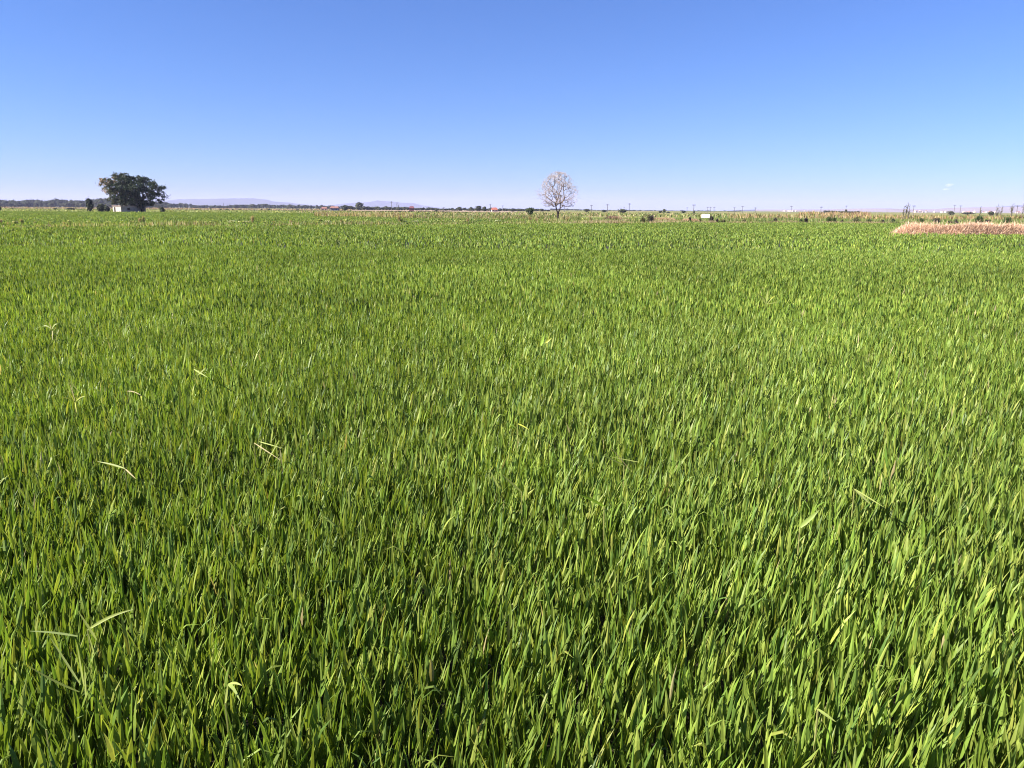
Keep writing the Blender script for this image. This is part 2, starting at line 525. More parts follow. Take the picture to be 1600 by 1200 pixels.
YG = (0.19, 0.22, 0.05); GRN = (0.09, 0.15, 0.035); TAN = (0.42, 0.32, 0.19); ORG = (0.40, 0.27, 0.13); PALE = (0.42, 0.43, 0.18); BRN = (0.24, 0.15, 0.10); DKG = (0.05, 0.075, 0.03)
grass_strip('bank_grass', 'short rough grass on the bank along the paddy', 'grass', -150, 1750, 0.4, 3.8, 16000, 0.2, 0.62, 0.055, [(4, YG), (2, GRN), (2.5, TAN), (2, PALE)], 1, ymask='edge', z=0.2)
grass_strip('rough_grass', 'yellow and orange tall weeds on a mound beyond the bank', 'weeds', 505, 650, 146, 185, 9000, 0.5, 1.3, 0.12, [(3, TAN), (2, ORG), (3, YG), (1, BRN), (1, PALE)], 2)
grass_strip('rough_grass', 'olive scrubby weeds between the mound and the red-roofed house', 'weeds', 600, 900, 128, 210, 16000, 0.3, 0.85, 0.10, [(3, GRN), (3, YG), (2, TAN), (1, BRN)], 3)
grass_strip('rough_grass', 'pale green weeds behind the leafless tree and white board', 'weeds', 860, 1180, 6, 45, 20000, 0.3, 0.95, 0.06, [(5, YG), (4, GRN), (1.0, PALE), (0.8, TAN)], 4, ymask='edge')
grass_strip('rough_grass', 'pale green weeds behind the long straw bank', 'weeds', 1150, 1760, 6, 60, 28000, 0.3, 0.95, 0.06, [(5, YG), (4, GRN), (1.0, PALE), (0.8, TAN)], 5, ymask='edge')
grass_strip('reed_bed', 'brown and yellow reeds along the horizon, right of the white board', 'reeds', 1120, 1800, 185, 240, 9000, 0.8, 1.5, 0.2, [(3, ORG), (3, YG), (2, BRN), (2, TAN)], 6)
grass_strip('reed_bed', 'tall brown-orange reeds rising above the horizon line', 'reeds', 1225, 1330, 240, 300, 2600, 1.4, 2.3, 0.22, [(4, ORG), (2, TAN), (2, BRN), (1, YG)], 7, clump=0.3)
grass_strip('reed_bed', 'dry pinkish reeds below the far woods', 'reeds', -120, 560, 640, 780, 11000, 0.6, 1.6, 0.5, [(3, TAN), (2, (0.36, 0.26, 0.21)), (1, YG), (1, BRN)], 8)
grass_strip('meadow_grass', 'light yellow-green grass around the hut and dark tree', 'grass', -120, 560, 240, 560, 16000, 0.3, 0.7, 0.4, [(4, YG), (3, PALE), (1, GRN)], 9)
grass_strip('meadow_grass', 'tan and yellow-green grass across the far middle land', 'grass', 480, 1200, 210, 420, 14000, 0.35, 0.95, 0.35, [(3, YG), (3, TAN), (2, GRN), (1, PALE)], 10)
grass_strip('meadow_grass', 'green grass behind the bank between leafless tree and mound', 'grass', 560, 960, 5, 50, 9000, 0.3, 0.6, 0.1, [(5, GRN), (4, YG), (1, TAN)], 11, ymask='edge')

grass_strip('dry_grass', 'pale straw-coloured dry grass edging the bank near the leafless tree', 'grass', 815, 1105, 0.5, 2.6, 5200, 0.3, 0.62, 0.04, [(4, TAN), (3, (0.52, 0.43, 0.28)), (1, BRN), (1, YG)], 12, ymask='edge', z=0.2, clump=0.8)
grass_strip('dry_grass', 'brownish dry grass edging the bank before the reeds', 'grass', 1120, 1400, 0.5, 2.6, 4200, 0.25, 0.55, 0.04, [(3, TAN), (3, BRN), (1, (0.52, 0.43, 0.28)), (2, YG)], 13, ymask='edge', z=0.2, clump=0.8)

# ------------------------------------------------------------------ straw bank and straw heaps
def straw_ridge(name, label, xs, yf, width, topf, n, seed, cols, blade=(0.2, 0.45), z0=0.0):
    """a heaped bank of straw: an earth core clothed with thousands of stalks"""
    r = np.random.default_rng(seed)
    root = empty(name, (float(np.mean(xs)), float(yf(np.mean(xs))), 0))
    tag(root, label, 'straw')
    top0 = topf
    topf = lambda x: 0.06 + (top0(x) - 0.06) * np.clip(np.minimum(np.asarray(x) - xs[0], xs[1] - np.asarray(x)) / (width * 0.8), 0, 1) ** 0.42
    off = np.array(root.location)
    nseg, nr = 70, 9
    X = np.linspace(xs[0], xs[1], nseg)
    V, T = [], []
    for i, x in enumerate(X):
        h = float(topf(x)) * 0.86
        for j in range(nr):
            q = j / (nr - 1) * 2 - 1
            V.append((x, float(yf(x)) + q * width, z0 + h * max(0, 1 - abs(q) ** 2.4) * (1 + .1 * math.sin(i * 1.3 + j * 2))))
    for i in range(nseg - 1):
        for j in range(nr - 1):
            a, b = i * nr + j, (i + 1) * nr + j
            T += [(a, b, b + 1), (a, b + 1, a + 1)]
    core = tri_mesh('core', np.array(V) - off, T, M_strawcore, smooth=True)
    link('core', core, root)
    x = r.uniform(xs[0], xs[1], n)
    q = r.uniform(-1, 1, n)
    h = topf(x) * 0.84 * np.maximum(0, 1 - np.abs(q) ** 2.4)
    base = np.stack([x, yf(x) + q * width, z0 + h], 1) - off
    lean = np.clip(r.normal(0.6, 0.3, n), 0, 1.7)
    az = np.where(q < 0, -math.pi / 2, math.pi / 2) + r.normal(0, 0.9, n)
    L = r.uniform(*blade, n) * np.where(r.random(n) < 0.06, 1.7, 1.0)
    c = palette(n, cols, r, 0.2) * (1 + 0.18 * swell(x, q * 2, seed + 5, 2.0))[:, None]
    V, T, C = kite_arrays(base, az, lean, L, r.uniform(0.012, 0.034, n), c)
    o = link('stalks', tri_mesh('stalks', V, T, M_dry, C), root)
    o['kind'] = 'stuff'
    return root
M_strawcore = plain_mat('straw_core', (0.40, 0.27, 0.19), (0.56, 0.40, 0.29), 3.0, 1.0, 'pos', bump=0.5, spec=0.05)
PK = (0.74, 0.49, 0.34); PK2 = (0.82, 0.61, 0.44); PK3 = (0.54, 0.34, 0.23)
hx = [p.x for p in HP]
def heap_top(x):
    D = float(HP[0].y) + 0.8
    pts = [(1400, 362), (1408, 353), (1418, 348.5), (1428, 350), (1445, 350.5), (1480, 350.8), (1510, 349.3), (1530, 350.6), (1548, 351.6), (1570, 349.5), (1585, 350.2), (1600, 351.2), (1640, 350), (1800, 351)]
    x = np.asarray(x, float)
    return np.interp(x, [xat(p, D) for p, _ in pts], [max(0.1, zat(p, q + 2.1, D)) for p, q in pts]) + 0.06 * swell(x, 0 * x, 88, 3.0)
straw_ridge('straw_bank', 'long bank of pinkish dry straw rising out of the green rice', (hx[0] + 0.2, hx[-1] - 1), heap_y, 0.95, heap_top, 42000, 21, [(4, PK), (3, PK2), (1.5, PK3)])
def heap2(px0, px1, Dd, prof, name, label, n, seed, w=0.8):
    D = gp((px0 + px1) / 2, 346.6, 0.3).y
    topf = lambda x: np.interp(x, [xat(p, D) for p, _ in prof], [max(0.1, zat(p, q, D)) for p, q in prof])
    straw_ridge(name, label, (xat(px0, D), xat(px1, D)), lambda x: D + 0 * np.asarray(x), w, topf, n, seed, [(4, PK), (2, PK3), (2, TAN)], (0.15, 0.35), 0.0)
heap2(1014, 1062, 0, [(1014, 346), (1022, 342), (1030, 341), (1038, 340.6), (1046, 341.6), (1054, 342.6), (1062, 345.5)], 'straw_heap', 'low russet straw heap left of the white board', 3500, 22)
heap2(1062, 1096, 0, [(1062, 345.6), (1070, 342.8), (1078, 343), (1088, 342.7), (1096, 345.8)], 'straw_heap', 'flat straw heap at the foot of the white board', 2500, 23)

# ------------------------------------------------------------------ trees
def limb(mb, p0, p1, r0, r1, sag, n=5, sides=6, c=(1, 1, 1), r=random):
    p0, p1 = Vector(p0), Vector(p1)
    pts, rad = [], []
    L = (p1 - p0).length
    for i in range(n + 1):
        t = i / n
        p = p0.lerp(p1, t)
        p.z += sag * math.sin(t * math.pi)
        if 0 < i < n: p += Vector((r.uniform(-1, 1), r.uniform(-1, 1), r.uniform(-1, 1))) * L * 0.045
        pts.append(p); rad.append(r0 + (r1 - r0) * t)
    mb.tube(pts, rad, sides, c)
    return pts

def big_tree():
    D = 262.0
    s = mpp(D)
    X0 = xat(222, D)
    root = empty('broadleaf_tree', (X0, D, 0))
    tag(root, 'broad dark green tree with browning left side, standing beside the hut', 'tree')
    r = np.random.default_rng(5); rr = random.Random(5)
    # crown clumps placed in an uneven dome; px offsets -> metres
    poly = [(161, 290), (164, 281), (170, 274), (180, 271), (189, 269.5), (200, 271), (212, 272.5), (226, 275), (236, 279), (246, 284), (256, 285), (261, 298), (260, 311), (252, 316), (248, 323.5), (240, 321), (230, 323), (222, 326), (212, 325), (202, 321), (190, 321.5), (176, 321), (168, 315), (177, 306), (167, 302)]
    def inside(px, py):
        c, j = False, len(poly) - 1
        for i in range(len(poly)):
            (xi, yi), (xj, yj) = poly[i], poly[j]
            if (yi > py) != (yj > py) and px < (xj - xi) * (py - yi) / (yj - yi) + xi: c = not c
            j = i
        return c
    def edge_dist(px, py):
        best = 99
        for i in range(len(poly)):
            (x1, y1), (x2, y2) = poly[i - 1], poly[i]
            t = max(0, min(1, ((px - x1) * (x2 - x1) + (py - y1) * (y2 - y1)) / ((x2 - x1) ** 2 + (y2 - y1) ** 2)))
            best = min(best, math.hypot(px - x1 - t * (x2 - x1), py - y1 - t * (y2 - y1)))
        return best
    cl = []
    while len(cl) < 390:
        px, py = r.uniform(158, 264), r.uniform(267, 328)
        if not inside(px, py): continue
        e = edge_dist(px, py)
        u = (px - 212) / 50
        if e < (3.2 if u < -0.4 else 1.6): continue
        if u > 0.3 and r.random() < 0.52: continue                     # open, see-through right side
        if u < -0.62 and r.random() < 0.35: continue                    # thin browning left edge
        y = r.uniform(-1, 1) * min(8.0, e * 0.55 + 0.6)
        x, z = (px - 222) * s, zat(222, py, D)
        cl.append((x, y, z, u, (297 - py) / 27))
    P, Cc, S = [], [], []
    for (x, y, z, u, w) in cl:
        k = int(r.uniform(38, 70) * (0.55 if u < -0.6 else 1))
        rad = r.uniform(0.55, 1.1)
        q = r.normal(0, 0.5, (k, 3)) * rad * np.array([1, 1, 0.75])
        P.append(q + (x, y, z))
        if u < -0.55 and w > -0.3: base = [(3, (0.32, 0.21, 0.15)), (1.5, (0.40, 0.27, 0.20)), (1.5, (0.08, 0.09, 0.04))]
        elif u < -0.3: base = [(3, (0.055, 0.07, 0.028)), (1, (0.10, 0.085, 0.045))]
        else: base = [(3, (0.026, 0.042, 0.018)), (2, (0.036, 0.056, 0.024)), (1, (0.05, 0.07, 0.03))]
        Cc.append(palette(k, base, r))
        S.append(r.uniform(0.16, 0.36, k))
    V, T, C = leaf_quads(np.concatenate(P), np.concatenate(S), np.concatenate(Cc), r)
    link('crown', tri_mesh('crown', V, T, M_crown, C), root)
    mb = MB()
    fork = limb(mb, (0, 0, -0.1), (-0.2, 0, 3.4), 0.62, 0.5, 0, 5, 9, r=rr)[-1]
    mb.build('trunk', M_bark, root)
    mb = MB()
    hubs = []
    for k in range(9):
        a = k * 2.4
        p = Vector((-9.5 * s + math.cos(a) * 26 * s, math.sin(a) * 12 * s, rr.uniform(5.0, 9.0)))
        limb(mb, fork, p, 0.32, 0.11, 0.7, 6, 6, r=rr)
        hubs.append(p)
    for i, c in enumerate(cl):
        if i % 2 == 0:
            c = Vector(c[:3])
            h = min(hubs, key=lambda q: (q - c).length)
            limb(mb, h, c, 0.085, 0.03, 0.2, 3, 4, r=rr)
    mb.build('branches', M_bark, root)
    return root
big_tree()

def leafless_tree():
    b = gp(871.5, 345.5, 0.25)
    D = b.y
    s = mpp(D)
    root = empty('leafless_tree', (b.x, D, 0.15))
    tag(root, 'forked tree with bare twigs and sparse dried leaves on the bank', 'tree')
    rr = random.Random(11)
    r = np.random.default_rng(11)
    tr, br = MB(), MB()
    DK, MD, PN = (0.045, 0.034, 0.034), (0.18, 0.135, 0.12), (0.60, 0.47, 0.44)
    def cmix(t):
        return tuple(a + (b_ - a) * t for a, b_ in zip(MD, PN))
    fork = Vector((0.0, 0, 1.05))
    limb(tr, (0.05, 0, -0.1), fork, 0.21, 0.15, 0, 4, 8, DK, rr)
    la = limb(tr, fork, (-0.30, 0.1, 2.35), 0.12, 0.085, 0, 4, 7, DK, rr)[-1]
    lb = limb(tr, fork, (0.32, -0.1, 2.0), 0.115, 0.085, 0, 4, 7, DK, rr)[-1]
    lb2 = limb(tr, lb, (0.30, -0.1, 3.1), 0.085, 0.06, 0, 3, 6, DK, rr)[-1]
    zt, zb = zat(871, 268.5, D) - 0.15, 2.2
    nodes, par = [], []
    def add_node(p, pa): nodes.append(p); par.append(pa); return len(nodes) - 1
    for a_, b_ in ((la, None), (lb, None), (lb2, None)): add_node(np.array(a_), -1)
    targets = []
    while len(targets) < 2300:
        u = r.uniform(-1, 1, 2); w = r.uniform(0, 1)
        rad = 3.15 * math.sqrt(max(0, 1 - ((w - 0.42) / 0.585) ** 2)) * (1 if w > 0.42 else 0.92)
        th_ = math.atan2(u[1], u[0])
        rad *= 1 + 0.14 * math.sin(2 * th_ + w * 6) + 0.10 * math.sin(5 * th_ + w * 13)
        if u[0] ** 2 + u[1] ** 2 > 1: continue
        x, y, z = u[0] * rad - 0.05, u[1] * rad * 0.85, zb + w * (zt - zb)
        q = math.sin(x * 3.1 + 1) + math.sin(y * 2.7 + 2) + math.sin(z * 3.4 + x * 2)
        if q < -1.15 or (z < 2.6 and abs(x) < 0.5): continue      # gaps in the crown
        targets.append((x, y, z))
    hub = np.array((0, 0, 1.8))
    targets.sort(key=lambda t: np.linalg.norm(np.array(t) - hub) * rr.uniform(0.75, 1.25))
    for t in targets:
        t = np.array(t)
        A = np.array(nodes)
        d = t - A
        L = np.linalg.norm(d, axis=1)
        out = A - hub
        cosv = (d * out).sum(1) / (L * np.linalg.norm(out, axis=1) + 1e-6)
        k = int(np.argmin(L * (1.25 - 0.45 * cosv)))
        n_ = max(1, int(L[k] / 0.32))
        p = k
        for i in range(1, n_ + 1):
            f = i / n_
            q = A[k] + d[k] * f + np.array((0, 0, -0.10 * L[k] * math.sin(f * math.pi))) + r.normal(0, 0.02, 3)
            p = add_node(q, p)
    N_ = len(nodes)
    load = np.ones(N_)
    for i in range(N_ - 1, 2, -1): load[par[i]] += load[i]
    kids = set(par)
    tips = []
    for i in range(3, N_):
        r1, r0 = 0.0058 * load[i] ** 0.42, 0.0058 * min(load[par[i]], load[i] * 2.5) ** 0.42
        t = max(0.0, 1 - math.log(load[i] + 1) / 4.2)
        br.tube([nodes[par[i]], nodes[i]], [r0, r1], 3 if load[i] < 8 else 5, cmix(t))
        tips.append((Vector(nodes[i]), 5 if i not in kids else 3))
    tr.build('trunk', M_twig, root)
    br.build('branches', M_twig, root)
    P, C = [], []
    for q, lev in tips:
        if lev < 3: continue
        low = q.z < 2.9
        for k in range(rr.choice((1, 1, 2, 3)) + (rr.choice((0, 1)) if low else 0)):
            P.append(tuple(q + Vector((rr.gauss(0, .09), rr.gauss(0, .09), rr.gauss(0, .09)))))
            if low and rr.random() < 0.7: C.append((0.10, 0.095, 0.04) if q.x < 0.3 else (0.05, 0.06, 0.04))
            else: C.append(rr.choice(((0.55, 0.41, 0.36), (0.62, 0.48, 0.41), (0.40, 0.32, 0.22))))
    for k in range(26):                                  # a drooping leafy sprig under the left fork
        P.append((-0.62 + rr.gauss(0, .13), rr.gauss(0, .15), 1.55 + rr.gauss(0, .12))); C.append((0.04, 0.055, 0.03))
    limb(br, (-0.2, 0, 1.9), (-0.62, 0, 1.6), 0.012, 0.008, 0, 2, 3, DK, rr)
    V, T, Cc = leaf_quads(np.array(P), np.random.default_rng(3).uniform(0.03, 0.07, len(P)), np.array(C), r)
    link('dried_leaves', tri_mesh('dried_leaves', V, T, M_dry, Cc), root)
leafless_tree()

def crown_mesh(name, w, h, n, size, cols, seed, mat, lobes=9, base=0.12, top_heavy=0.0):
    """uneven leafy mass w wide and h high standing on z=0"""
    r = np.random.default_rng(seed)
    P = []
    for k in range(lobes):
        a, q = r.uniform(0, 6.28), math.sqrt(r.uniform(0, 1)) * 0.24
        z = r.uniform(base + 0.12, 0.78) * h
        rad = r.uniform(0.20, 0.29)
        m_ = n // lobes
        d = r.normal(size=(m_, 3)); d /= np.linalg.norm(d, axis=1)[:, None]
        d *= r.uniform(0.55, 1.05, (m_, 1))
        P.append(d * (w * rad, w * rad, h * rad * 0.95) + (math.cos(a) * q * w, math.sin(a) * q * w, z))
    P = np.concatenate(P)
    P[:, 2] = np.clip(P[:, 2], 0.02 * h, None)
    return leaf_quads(P, r.uniform(0.7, 1.3, len(P)) * size, palette(len(P), cols, r, 0.25), r)

FARG = [(3, (0.080, 0.10, 0.055)), (2, (0.11, 0.125, 0.075)), (1, (0.15, 0.13, 0.09))]  # leaf colours lightened to carry some of the distance haze
far_meshes = []
for k in range(8):
    parts = [crown_mesh('x', 1.0, 1.0, 480, 0.05, FARG, 100 + k, M_far, 8 + k % 4, 0.05)]
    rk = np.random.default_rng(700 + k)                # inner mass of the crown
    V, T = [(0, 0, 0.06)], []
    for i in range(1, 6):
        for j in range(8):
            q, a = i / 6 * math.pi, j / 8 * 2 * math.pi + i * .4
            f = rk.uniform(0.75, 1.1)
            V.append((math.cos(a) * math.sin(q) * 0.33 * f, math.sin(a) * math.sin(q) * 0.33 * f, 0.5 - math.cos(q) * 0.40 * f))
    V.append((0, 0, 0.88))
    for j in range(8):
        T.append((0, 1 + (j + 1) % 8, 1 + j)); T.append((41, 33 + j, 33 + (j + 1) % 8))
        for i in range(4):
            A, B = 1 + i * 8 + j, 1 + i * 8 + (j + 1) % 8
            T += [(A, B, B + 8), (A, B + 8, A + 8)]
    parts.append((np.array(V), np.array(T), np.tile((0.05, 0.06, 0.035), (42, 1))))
    mb = MB(); mb.tube([(0, 0, -0.02), (0.02, 0, 0.45)], [0.03, 0.02], 5, (0.05, 0.04, 0.035))
    parts.append((np.concatenate(mb.v), np.concatenate(mb.t), np.concatenate(mb.c)))
    V, T, C = cat(parts)
    far_meshes.append(tri_mesh('far_tree', V, T, M_far, C))
fr = random.Random(3)
def far_tree(px, D, wpx, top, label, group, name='far_tree', cat_='tree', k=None, z=0.0):
    s = mpp(D)
    h = max(0.6, zat(px, top, D) - z)
    o = link(name, far_meshes[fr.randrange(8) if k is None else k], None, (xat(px, D), D, z))
    w = wpx * s
    o.scale = (w * 1.15, w * 1.15, h)
    o.rotation_euler = (0, 0, fr.uniform(0, 6.28))
    return tag(o, label, cat_, group)

# far woods: left belt, centre belt, right belt - skyline read from the photograph
def belt(px0, px1, sky, D, step, wpx, label, group, jit=1.2, marks=()):
    px = px0
    while px < px1:
        top = np.interp(px, [p[0] for p in sky], [p[1] for p in sky]) + fr.uniform(-0.4, jit)
        lab, place = label, ''
        for lim, txt in marks:
            if px < lim:
                place = txt
                break
        far_tree(px, D * fr.uniform(0.94, 1.1), wpx * fr.uniform(0.7, 1.6), top, (lab + ' ' + place).strip(), (group + ' ' + place).strip())
        px += step * fr.uniform(0.7, 1.3)
TWM = ((72, 'beyond the open meadow'), (130, 'behind the low meadow bushes'), (172, 'behind the slender small tree'), (400, 'behind the hut and broad tree'))
belt(-60, 262, [(-60, 311), (0, 310), (30, 312), (50, 309.5), (70, 312), (90, 309), (130, 310.5), (160, 307.5), (200, 308.5), (262, 314)], 1400, 5.2, 11, 'grey-green tree in the tall wood on the horizon', 'tall far wood', 1.8, TWM)
belt(-60, 262, [(-60, 316), (0, 315), (100, 314), (262, 318)], 1250, 6.5, 10, 'paler front-row tree in the tall grey-green wood', 'tall far wood front', 2.5, TWM)
belt(255, 540, [(255, 315), (290, 316.5), (310, 319), (340, 320), (360, 319.5), (392, 318), (415, 317.5), (440, 318.8), (480, 319.5), (540, 320.5)], 1500, 4.2, 8, 'small grey-green tree in the low belt', 'low far belt', 1.6, ((330, 'just past the broad dark tree'), (440, 'beneath the long blue hill'), (600, 'beyond the pink house')))
belt(540, 860, [(540, 321), (600, 321.5), (640, 323), (700, 324), (760, 324), (860, 325)], 850, 4.8, 9, 'hazy small tree in the far belt', 'middle far belt', 2.2, ((600, 'around the taller domed tree'), (665, 'around the dead tree and maroon house'), (745, 'between maroon and orange-roofed houses'), (815, 'behind the orange-roofed house'), (900, 'behind the upright green bush')))
belt(862, 1160, [(862, 325.5), (905, 326), (930, 328), (1000, 328), (1060, 328.6), (1160, 329)], 1900, 5.0, 8, 'tiny hazy tree on the horizon', 'right far belt', 0.8, ((935, 'behind the leafless tree'), (1000, 'behind the dry brush pile'), (1070, 'behind the russet straw heap'), (1300, 'behind the white board')))
belt(1290, 1345, [(1290, 328.5), (1345, 329.8)], 900, 5, 8, 'dark tiny tree on the horizon above the brown reeds', 'horizon trees above the reeds', 0.5)

# trees and bushes one can pick out
for a in ((140, 250, 13, 307, 'slender dark small tree beside the rounder bush, left of the hut', 'small_tree', 'tree'),
          (158, 248, 18, 316.5, 'round olive bush between the slender small tree and the hut', 'bush', 'bush'),
          (167, 244, 11, 320, 'dark low bush at the hut doorway side', 'bush', 'bush'),
          (86, 430, 9, 324.6, 'low dark bush on the meadow, smaller of the pair left of the hut', 'bush', 'bush'),
          (110, 420, 18, 324.4, 'wide low dark bush on the meadow left of the hut', 'bush', 'bush'),
          (-1, 300, 6, 322.5, 'dark bush cut by the picture edge left of the meadow', 'bush', 'bush'),
          (253, 256, 10, 322, 'thin olive shrub right of the dark broad tree', 'shrub', 'shrub'),
          (561, 900, 17, 314.2, 'taller domed tree standing above the belt by the second hill', 'tree', 'tree'),
          (539, 640, 11, 319, 'dark tree beside the pink house', 'tree', 'tree'),
          (602, 950, 12, 321.5, 'mid-height round tree between the domed tree and the dead tree', 'tree', 'tree'),
          (682, 620, 8, 325.5, 'round green bush between the maroon house and the round crown', 'bush', 'bush'),
          (718, 760, 11, 322.5, 'dark round tree right of the maroon house', 'tree', 'tree'),
          (736, 740, 8, 322.4, 'loose brownish tree beside the full round tree', 'tree', 'tree'),
          (748, 700, 13, 320.2, 'full round dark green tree left of the orange-roofed house', 'tree', 'tree'),
          (757, 705, 9, 321.5, 'smaller round tree tucked against the full round one', 'tree', 'tree'),
          (768, 720, 10, 323.6, 'low dark tree behind the orange-roofed house', 'tree', 'tree'),
          (779, 720, 8, 327.5, 'low dark bush at the end of the orange-roofed house', 'bush', 'bush'),
          (801, 640, 9, 324.8, 'dark rounded tree between orange-roofed house and green bush', 'tree', 'tree'),
          (846, 760, 11, 325.4, 'hazy domed tree between green bush and leafless tree', 'tree', 'tree'),
          (973, 480, 17, 325.8, 'dark domed bush behind the dry brush pile', 'bush', 'bush'),
          (944, 620, 11, 327.2, 'low hazy bush between two utility poles', 'bush', 'bush'),
          (917, 700, 14, 326, 'grey-green wide tree right of the leafless tree', 'tree', 'tree'),
          (1032, 520, 8, 328.3, 'low brown bush on the horizon left of the gabled tree', 'bush', 'bush'),
          (1038, 560, 7, 325.6, 'small pinkish pointed tree on the horizon left of the board', 'tree', 'tree'),
          (1044, 510, 7, 330.3, 'low green bush at the foot of the pinkish pointed tree', 'bush', 'bush'),
          (1068, 600, 10, 329, 'blue-grey bush left of the tallest pole by the board', 'bush', 'bush'),
          (1084.5, 420, 4, 328, 'small dark bush at the foot of the pole by the board', 'bush', 'bush'),
          (1321.5, 620, 5, 326, 'dark upright tree beside a pole above the reeds', 'tree', 'tree'),
          (1340, 640, 6, 329, 'low dark bush right of the upright tree above the reeds', 'bush', 'bush'),
          (1486, 520, 12, 329, 'dark low bush among the white town houses', 'bush', 'bush'),
          (1512, 640, 24, 331, 'long flat dark hedge among the white town houses', 'hedge', 'hedge'),
          (1549, 430, 12, 329.2, 'dark mound-like bush under the two dead stems', 'bush', 'bush')):
    px, D, w, top, lab, nm, ct = a
    far_tree(px, D, w, top, lab, None, nm, ct)
for px, w in ((307, 6), (355, 7), (374, 6), (363, 3), (408, 3), (420, 6), (457, 4), (465, 6), (345, 3), (436, 3), (18, 4), (329, 3)):
    far_tree(px, 560, w, yh(px) + fr.uniform(1.0, 2.6), 'dark bush dotted on the dry far field beneath the blue hill', 'bushes on the dry far field', 'bush', 'bush')

# nearer bushes behind the paddy with their own foliage
def bush(px, base, top, wpx, cols, label, seed, n=700, name='bush', z0=0.1, leaf=0.09, spiky=False, D=None):
    b = gp(px, base, z0)
    D = D or b.y
    s = mpp(D)
    h, w = max(0.3, zat(px, top, D) - z0), wpx * s
    root = empty(name, (xat(px, D), D, z0))
    tag(root, label, 'bush')
    r = np.random.default_rng(seed)
    if spiky:
        az = r.uniform(0, 6.28, n); ln = np.abs(r.normal(0, 0.33, n))
        st = np.stack([r.normal(0, 0.16, n) * w, r.normal(0, 0.16, n) * w, r.uniform(0, 0.45, n) * h], 1)
        V, T, C = kite_arrays(st, az, ln, r.uniform(0.3, 0.62, n) * h, np.full(n, leaf), palette(n, cols, r, 0.25))
    else:
        V, T, C = crown_mesh('x', w * 1.1, h, n, leaf, cols, seed, M_weed, 9, 0.0)
    link('foliage', tri_mesh('foliage', V, T, M_weed, C), root)
    mb = MB()
    rr = random.Random(seed)
    for k in range(5):
        limb(mb, (rr.uniform(-.1, .1) * w, rr.uniform(-.1, .1) * w, -0.05), (rr.uniform(-.3, .3) * w, rr.uniform(-.3, .3) * w, h * rr.uniform(.45, .8)), 0.025, 0.01, 0, 3, 4, r=rr)
    mb.build('stems', M_bark, root)
    return root
DK1 = [(3, (0.05, 0.045, 0.05)), (2, (0.08, 0.065, 0.07)), (1, (0.10, 0.11, 0.05))]
GN1 = [(3, (0.05, 0.085, 0.03)), (2, (0.09, 0.13, 0.045)), (1, (0.15, 0.17, 0.07))]
OL1 = [(3, (0.12, 0.13, 0.06)), (2, (0.17, 0.16, 0.08)), (1, (0.08, 0.08, 0.05))]
bush(827, 337, 320.8, 15, [(3, (0.07, 0.10, 0.045)), (2, (0.12, 0.15, 0.07)), (1, (0.04, 0.055, 0.03))], 'upright green bush standing alone left of the leafless tree', 31, 1500, leaf=0.16)
for px, base, top, w, cols, lab, sp in (
        (1005, 346.5, 338, 5, OL1, 'narrow olive bush left of the low russet straw heap', True),
        (1019, 345, 335, 4, DK1, 'thin dark upright bush behind the low russet straw heap', True),
        (1079, 345.5, 338, 4.5, DK1, 'small black bush between the two straw heaps and the board', False),
        (1112.5, 346.5, 336, 6, DK1, 'dark bush at the right post of the white board', True),
        (1095, 345.5, 340.5, 4, OL1, 'small olive bush at the left post of the white board', False),
        (1122, 347, 341, 5, DK1, 'low dark bush just right of the white board', False),
        (1131, 347, 340.5, 8, OL1, 'wide low olive bush right of the white board', False),
        (1213, 347.5, 339.5, 4, DK1, 'dark upright stalky bush standing alone on the bank', True),
        (1210, 347.8, 344.5, 8, DK1, 'low dark mat of bush around the stalky one', False),
        (1253, 348, 341, 5, GN1, 'narrow green bush touching the dark round one', True),
        (1261, 348, 340.3, 7, DK1, 'dark round bush on the bank beside the narrow green one', False),
        (1307, 348.5, 343.2, 8, DK1, 'dark round bush on the bank before the orange reeds', False),
        (1297, 344, 337, 5, GN1, 'upright green bush behind the dark round one before the reeds', True),
        (1305, 343, 338, 4, GN1, 'small spiky green bush before the orange reeds', True),
        (1316, 347.5, 343, 6, DK1, 'low dark bush between the reeds and the straw bank tip', False),
        (1382, 348, 341.5, 7, DK1, 'small dark bush left of the straw bank tip', False),
        (1397, 347.5, 340, 9, GN1, 'leafy green bush left of the straw bank tip', True),
        (1441, 346, 339, 8, GN1, 'green bush behind the straw bank near its tip', True),
        (1466, 350.5, 339.5, 13, DK1, 'largest dark bush directly behind the straw bank', False),
        (1486, 350, 341.5, 12, OL1, 'grey-olive bush between the dark one and its smaller neighbour', False),
        (1497, 350, 341, 8, DK1, 'small purplish bush behind the middle of the straw bank', False),
        (1531, 351, 334.5, 15, GN1, 'tall leafy green bush behind the straw bank', True),
        (1545, 351.5, 342.5, 10, DK1, 'dark round bush right of the tall leafy green one', False),
        (1576, 347, 337, 14, GN1, 'yellow-green bush at the far end of the straw bank', True),
        (1360, 346.5, 341, 9, GN1, 'pale green low bush before the tall brown reeds', True),
        (1165, 346.5, 340.5, 11, OL1, 'hummocky olive bush on the bank between board and stalky bush', False),
        (1340, 343, 336, 14, OL1, 'broad olive bush at the start of the brown reeds', False),
        (1015, 343, 334, 14, OL1, 'pale olive bush behind the low russet straw heap', False)):
    bush(px, base, top, w, cols, lab, int(px * 7) % 977, 420, leaf=0.085 if not sp else 0.06, spiky=sp, D=float(np.interp(px, [p[0] for p in PXE], [p[1] for p in PXE])) + (3.2 if base > 344.5 else 5.5))

